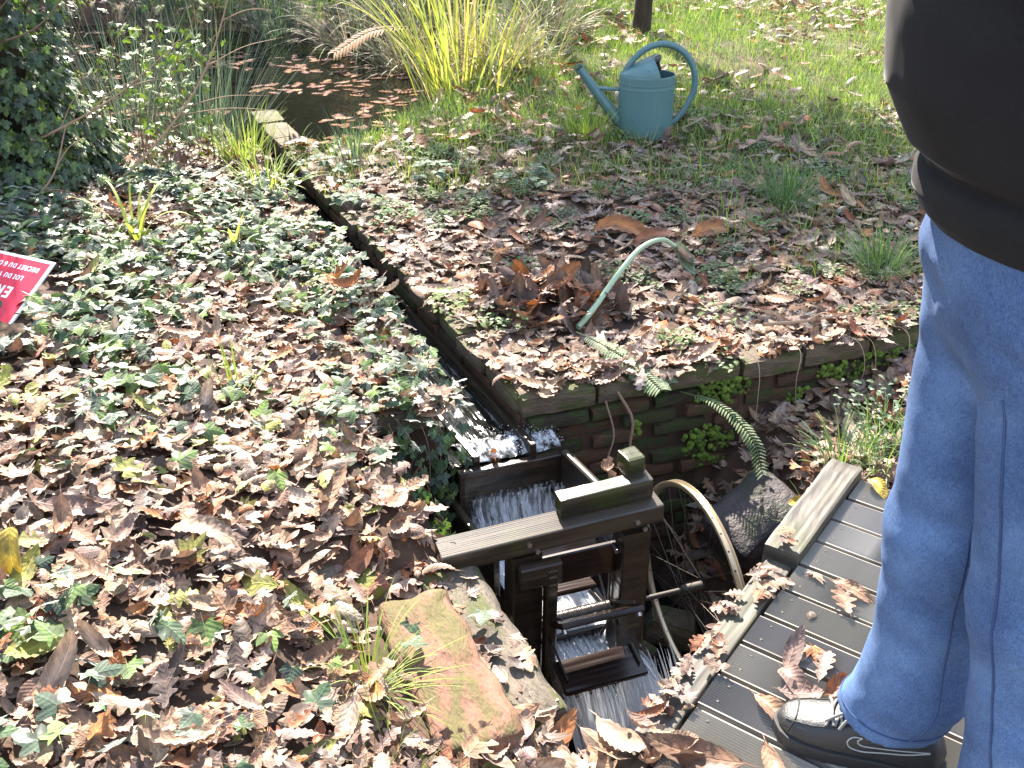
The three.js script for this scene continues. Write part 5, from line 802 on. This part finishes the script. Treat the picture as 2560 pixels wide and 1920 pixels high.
tus('straw-coloured tussock drooping into the pond left of the sedge', -0.62, -6.95, 1); tus('brownish tussock on the far bank behind the pond', -1.05, -7.5, 1.1); tus('grey-green tussock at the top of the picture left of the sedge', -0.75, -7.6, 1.2); tus('low tussock at the foot of the tall sedge', -0.1, -6.35, 0.9); tus('shaded tussock behind the sedge clumps', 0.2, -7.3, 1);

// small weeds on the plateau
const ovalLo = stripLeaf('oval', 71, { cols: 1, rows: 4, across: 1.5, along: -0.6, crumple: 0.01, stem: 0.1 });
function weedGeo(n, rad, h) { const l = []; for (let i = 0; i < n; i++) { const t = R() * 6.28, q = Math.sqrt(R()) * rad, s = rr(0.014, 0.026); const g = ovalLo.clone(); g.applyMatrix4(new THREE.Matrix4().compose(V(Math.cos(t) * q, rr(0.2, 1) * h, Math.sin(t) * q), new THREE.Quaternion().setFromEuler(new THREE.Euler(rr(-0.5, 0.3), R() * 6.28, rr(-0.4, 0.4), 'YXZ')), V(s, s, s))); l.push(g); } return mergeGeometries(l); }
const weedMat = phy({ ...leafBase, bumpScale: 0.0008, transmission: 0.35, color: lin(0.16, 0.27, 0.06) }), weedMat2 = phy({ ...leafBase, bumpScale: 0.0008, transmission: 0.3, color: lin(0.12, 0.22, 0.1) });
{
  const gs = [weedGeo(40, 0.05, 0.035), weedGeo(28, 0.035, 0.03), weedGeo(55, 0.075, 0.04)], lists = [[], [], []];
  for (let i = 0; i < 3600; i++) { const x = rr(-1.1, 3), z = rr(-6, -2.45), [a, d] = adOf(x, z); if (!inView(x, z) || a < 0.24 || d > -0.62) continue; const n = fbm(x * 3.1, z * 3.1, 15, 3); if (R() > 0.3 * smooth(0.5, 0.62, n) * (0.35 + 0.65 * smooth(-2.8, -4.4, z)) * smooth(-6, -5, z) + 0.02) continue; const y = topY(x, z); if (y === null) continue; const s = rr(0.6, 1.2); lists[Math.floor(R() * 3)].push(new THREE.Matrix4().compose(V(x, y + 0.005, z), new THREE.Quaternion().setFromEuler(new THREE.Euler(0, R() * 6.28, 0)), V(s, s, s))); }
  const g = thing('small_weeds', 'low chickweed spreading between the fallen leaves', 'weeds'); g.userData.kind = 'stuff'; const col = new THREE.Color();
  lists.forEach((l, k) => { const im = new THREE.InstancedMesh(gs[k], weedMat, l.length); im.name = 'weeds'; im.castShadow = im.receiveShadow = true; l.forEach((m, i) => { im.setMatrixAt(i, m); const q = rr(0.7, 1.3); im.setColorAt(i, col.setRGB(q * rr(0.8, 1.2), q, q * rr(0.6, 1.2))); }); g.add(im); });
  const sprig = (label, x, y, z, n, rad, h, mt = weedMat) => { const m = solo('weed_sprig', weedGeo(n, rad, h), mt, label, 'weed', null, 'stuff'); m.position.set(x, y, z); };
  sprig('leafy green sprig trailing over the brick wall coping', 0.62, 0.0, -2.70, 46, 0.07, 0.05); sprig('chickweed sprig near the edge of the brick wall', 0.5, 0.02, -2.8, 34, 0.06, 0.04); sprig('light green weeds in the litter behind the wall sprigs', 0.68, 0.02, -2.98, 44, 0.09, 0.05); sprig('grey-green cress spilling beside the jeans below the wall', 1.08, -0.12, -2.6, 90, 0.13, 0.1, weedMat2); sprig('small weeds beside the fallen stalk', 0.75, 0.02, -3.3, 60, 0.1, 0.05);
  const straw = (label, x, z) => { const g2 = thing('strawberry_plant', label, 'plant'); g2.position.set(x, groundY(x, z), z); for (let k = 0; k < 9; k++) { const t = R() * 6.28, q = rr(0.02, 0.11), h = rr(0.04, 0.09); part('stalk', tube([[0, 0, 0], [Math.cos(t) * q * 0.5, h * 0.7, Math.sin(t) * q * 0.5], [Math.cos(t) * q, h, Math.sin(t) * q]], 0.0012, 5, 4), weedMat2, g2); for (let j = -1; j <= 1; j++) { const m = part('leaflet', ovalLo, weedMat2, g2); m.scale.setScalar(rr(0.04, 0.055)); m.position.set(Math.cos(t) * q, h, Math.sin(t) * q); m.rotation.set(rr(-0.3, 0.1), -t + Math.PI / 2 + j * 1.1, 0, 'YXZ'); m.translateZ(0.02); } } };
  straw('wild strawberry plant at the channel edge nearest the pond', -0.80, -4.38); straw('wild strawberry leaves beside the mossy coping', -0.62, -4.0); straw('wild strawberry plant among grass behind the coping', -0.38, -4.3); straw('wild strawberry plant in mid plateau', 0.05, -4.2);
}
// moss cushions
{
  const ms = [0, 1, 2].map((k) => { const g = new THREE.IcosahedronGeometry(1, 3), p = g.attributes.position; for (let i = 0; i < p.count; i++) { const x = p.getX(i), y = p.getY(i), z = p.getZ(i), f = 0.8 + 0.45 * fbm(x * 3.3 + k * 9, y * 3.3, z * 3.3, 3) + 0.12 * vnoise(x * 14, y * 14, z * 14); p.setXYZ(i, x * f, y * f, z * f); } g.computeVertexNormals(); return g; });
  const mm = std({ color: lin(0.13, 0.2, 0.025), roughness: 1, bumpMap: stoneBump, bumpScale: 0.004 }), n = 900, g = thing('moss', 'bright green moss cushions on the brick wall and coping', 'moss'); g.userData.kind = 'stuff'; const ims = ms.map((q) => { const im = new THREE.InstancedMesh(q, mm, n / 3); im.name = 'cushions'; im.castShadow = im.receiveShadow = true; g.add(im); return im; }); const M = new THREE.Matrix4(), col = new THREE.Color();
  for (let i = 0; i < n; i++) { let p, s = rr(0.0025, 0.0085), sq = [1, 1, 0.6]; const k = R(); if (k < 0.75) { let a, y; do { a = rr(0.55, 1.6); y = rr(-0.34, -0.04); } while (fbm(a * 6, y * 12, 3, 2) < 0.52); p = W(a, -0.572, y); } else if (k < 0.9) { const d = rr(-2.2, -0.6); p = W(0.21 + R() * 0.02, d, -0.02 + R() * 0.02); s *= 0.7; } else { p = W(rr(-0.36, -0.26), rr(0.46, 0.56), -0.05 + R() * 0.01); s *= 0.8; } M.compose(p, new THREE.Quaternion().setFromEuler(new THREE.Euler(R(), R() * 6, R())), V(s * sq[0] * 1.4, s, s)); const im = ims[i % 3]; im.setMatrixAt(Math.floor(i / 3), M); const q = rr(0.5, 1.25); im.setColorAt(Math.floor(i / 3), col.setRGB(q, q, q)); }
}
// ferns, stalk, roots
{
  const pin = stripLeaf('chestnut', 81, { cols: 1, rows: 6, across: 2, along: -0.6, crumple: 0.01, stem: 0 });
  const frond = (label, pts, n, w, c, nar = 0.85) => { const g = thing('fern_frond', label, 'fern'); const cv = new THREE.CatmullRomCurve3(pts.map((p) => V(...p))), mt = phy({ ...leafBase, color: lin(...c), transmission: 0.35 }); part('rachis', tube(pts, 0.0025, 24, 5, 0.4), mt, g); for (let i = 1; i < n; i++) for (const s of [-1, 1]) { const t = 0.12 + 0.88 * i / n, p = cv.getPointAt(t), tg = cv.getTangentAt(t), sd = V(0, 0, 0).crossVectors(tg, UP).normalize().multiplyScalar(s), dir = sd.addScaledVector(tg, 0.45).add(V(0, -0.05, 0)).normalize(), l = w * Math.pow(Math.sin(Math.PI * clamp(0.18 + 0.82 * (1 - t) ** 0.8)), 0.9) * rr(0.85, 1.1) + 0.008; const m = part('leaflet', pin, mt, g); m.scale.set(l * nar, l, l); m.quaternion.setFromUnitVectors(V(0, 0, 1), dir); m.position.copy(p).addScaledVector(dir, l * 0.42); } };
  frond('pale green fern frond lying flat on the wall corner', [[0.2, 0.035, -2.86], [0.27, 0.045, -2.76], [0.36, 0.03, -2.66], [0.43, 0.0, -2.56]], 38, 0.05, [0.26, 0.4, 0.16], 0.55);
  frond('second pale fern frond beside the flat one at the wall edge', [[0.33, 0.035, -2.74], [0.39, 0.03, -2.68], [0.46, 0.0, -2.6]], 28, 0.04, [0.26, 0.38, 0.16], 0.55);
  frond('green fern frond arching out from the brick wall over the pit', [[0.5, -0.06, -2.66], [0.6, -0.05, -2.56], [0.68, -0.1, -2.46], [0.71, -0.19, -2.4]], 34, 0.026, [0.2, 0.34, 0.07], 0.6);
  frond('rusty bracken frond leaning over the far pond edge', [[-0.55, 0.2, -6.7], [-0.85, 0.2, -6.6], [-1.1, 0.08, -6.5]], 22, 0.15, [0.45, 0.22, 0.07], 0.4);
  const g = thing('fallen_stalk', 'pale green bent plant stalk rising from the leaf heap', 'plant stalk'), sm2 = phy({ color: lin(0.3, 0.4, 0.27), roughness: 0.5 }); const pts = [[0.21, 0.015, -2.93], [0.27, 0.06, -3.0], [0.35, 0.13, -3.1], [0.43, 0.175, -3.2], [0.51, 0.17, -3.28], [0.56, 0.13, -3.32]]; part('stalk', tube(pts, 0.0105, 40, 10, 0.7), sm2, g);
  for (const [ry, rx, s, c] of [[0.6, 0.9, 0.14, [0.24, 0.34, 0.2]], [1.4, 0.6, 0.12, [0.42, 0.36, 0.3]], [2.2, 1.0, 0.13, [0.48, 0.38, 0.33]]]) { const m = part('wilted_leaf', stripLeaf('oval', Math.round(ry * 50), { cols: 3, across: 5, along: 1.6, crumple: 0.05 }), phy({ ...leafBase, color: lin(...c) }), g); m.position.set(0.585, 0.085, -3.31); m.rotation.set(rx, ry, 0, 'YXZ'); m.scale.setScalar(s); }
  const rootM = std({ color: lin(0.22, 0.14, 0.1), roughness: 0.9 }), dryM = std({ color: lin(0.42, 0.33, 0.23), roughness: 0.9 });
  const root = (label, p, r, m) => solo('hanging_root', tube(p, r, 24, 6, 0.4), m, label, 'root');
  root('thick brown root dangling down the brick wall into the pit', [W(0.5, -0.58, -0.02), W(0.53, -0.535, -0.1), W(0.52, -0.52, -0.2), W(0.57, -0.5, -0.28), W(0.58, -0.47, -0.38), W(0.65, -0.42, -0.5), W(0.66, -0.4, -0.6)], 0.0055, rootM);
  root('thin root hanging left of the thick root', [W(0.46, -0.57, -0.04), W(0.47, -0.53, -0.14), W(0.44, -0.51, -0.22), W(0.46, -0.49, -0.34), W(0.43, -0.46, -0.48)], 0.003, rootM);
  for (let k = 0; k < 5; k++) { const a = 0.95 + k * 0.13 + rr(-0.05, 0.05), dl = rr(0.1, 0.3), sw = rr(-0.04, 0.07); root(['first dry stem', 'second dry stem', 'third dry stem', 'fourth dry stem', 'last dry stem'][k] + ' from the left hanging over the mossy brick wall', [W(a, -0.62, 0.03), W(a + sw * 0.5, -0.55, 0.02), W(a + sw, -0.54, -dl * 0.5), W(a + sw * 0.8, -0.535, -dl)], 0.0015, dryM); }
}
// ---------------------------------------------------------------- trees
function crown(name, parent, pts, n, size, cols, spread) { const col = new THREE.Color(), im = new THREE.InstancedMesh(DRY[9].g, phy({ ...leafBase, transmission: 0.35 }), n); im.name = name; im.userData.kind = 'stuff'; im.castShadow = im.receiveShadow = true; const M = new THREE.Matrix4(); for (let i = 0; i < n; i++) { const c = pick(pts), p = V(c[0] + (R() + R() + R() - 1.5) * spread, c[1] + (R() + R() + R() - 1.5) * spread * 0.8, c[2] + (R() + R() + R() - 1.5) * spread), s = size * rr(0.7, 1.3); M.compose(p, new THREE.Quaternion().setFromEuler(new THREE.Euler(R() * 6, R() * 6, R() * 6)), V(s, s, s)); im.setMatrixAt(i, M); const q = pick(cols), k = rr(0.7, 1.2); im.setColorAt(i, col.setRGB(q[0] * k, q[1] * k, q[2] * k)); } parent.add(im); return im; }
function tree(name, label, x, z, h0, h1, rad, r0, n, size, cols, nb, seedY = 0) {
  const g = thing(name, label, 'tree'), y = groundY(x, z); const top = V(x + rr(-0.15, 0.15), y + h1 - 0.3, z + rr(-0.15, 0.15)); part('trunk', trunkGeo([V(x, y - 0.1, z), V(x + 0.03, y + h0 * 0.5, z), V(x - 0.03, y + h0, z + 0.04), top], r0, r0 * 0.25), bark, g);
  const tips = []; for (let k = 0; k < nb; k++) { const t = k / nb * 6.28 * 2.4 + R(), yy = lerp(h0 * 0.85, h1 * 0.9, R()), q = rad * rr(0.45, 0.95) * Math.sin(Math.PI * clamp((yy - h0 * 0.7) / (h1 - h0 * 0.7), 0.12, 0.92)) ** 0.6; const p0 = V(x, y + yy - q * 0.35, z), e = V(x + Math.cos(t) * q, y + yy + 0.1, z + Math.sin(t) * q); part('limb', tube([p0, p0.clone().lerp(e, 0.5).add(V(0, 0.06, 0)), e], r0 * 0.28, 10, 6, 0.3), bark, g); for (const u of [0.45, 0.7, 0.9, 1]) { const c = p0.clone().lerp(e, u); tips.push([c.x, c.y, c.z]); } }
  crown('crown', g, tips, n, size, cols, rad * 0.5); return g;
}
const autumn = [[0.2, 0.16, 0.04], [0.3, 0.2, 0.05], [0.1, 0.14, 0.03], [0.34, 0.15, 0.03]], evergreen = [[0.04, 0.07, 0.025], [0.06, 0.09, 0.03], [0.1, 0.11, 0.03], [0.13, 0.1, 0.04]];
tree('young_tree', 'slim mossy tree trunk at the top edge of the lawn', 0.9, -7.5, 2.6, 4.0, 0.9, 0.062, 500, 0.12, autumn, 10);
tree('pond_shrub', 'dark bush beyond the left end of the pond', -4.4, -10.2, 0.5, 2.5, 1.4, 0.07, 2200, 0.15, evergreen, 12); tree('pond_shrub', 'dark bush behind the middle of the pond', -2.8, -10.9, 0.5, 2.5, 1.4, 0.07, 2200, 0.15, evergreen, 12); tree('tall_tree', 'tall thin tree standing behind the pond', -0.5, -10.95, 5.5, 7.0, 1.4, 0.11, 2100, 0.14, autumn, 20); tree('pond_shrub', 'dark bush behind the right end of the pond', -0.9, -10.3, 0.5, 2.3, 1.3, 0.07, 2000, 0.15, evergreen, 12);

// the wood round the garden, which the water and the wet timber mirror
for (let k = 0; k < 13; k++) { const az = lerp(-1.25, 1.25, (k + 0.5) / 13) + rr(-0.05, 0.05), q = rr(20, 25); tree('wood_tree', 'tall broadleaf tree of the wood beyond the garden', Math.sin(az) * q, -Math.cos(az) * q, 2.5, rr(9.5, 11.5) * (Math.abs(az - SUN_AZ) < 0.5 ? 0.62 : 1), 3.4, 0.22, 1500, 0.6, [...evergreen, ...autumn.slice(0, 2)], 16).userData.group = 'trees of the wood beyond the garden'; }
renderer.render(scene, camera);
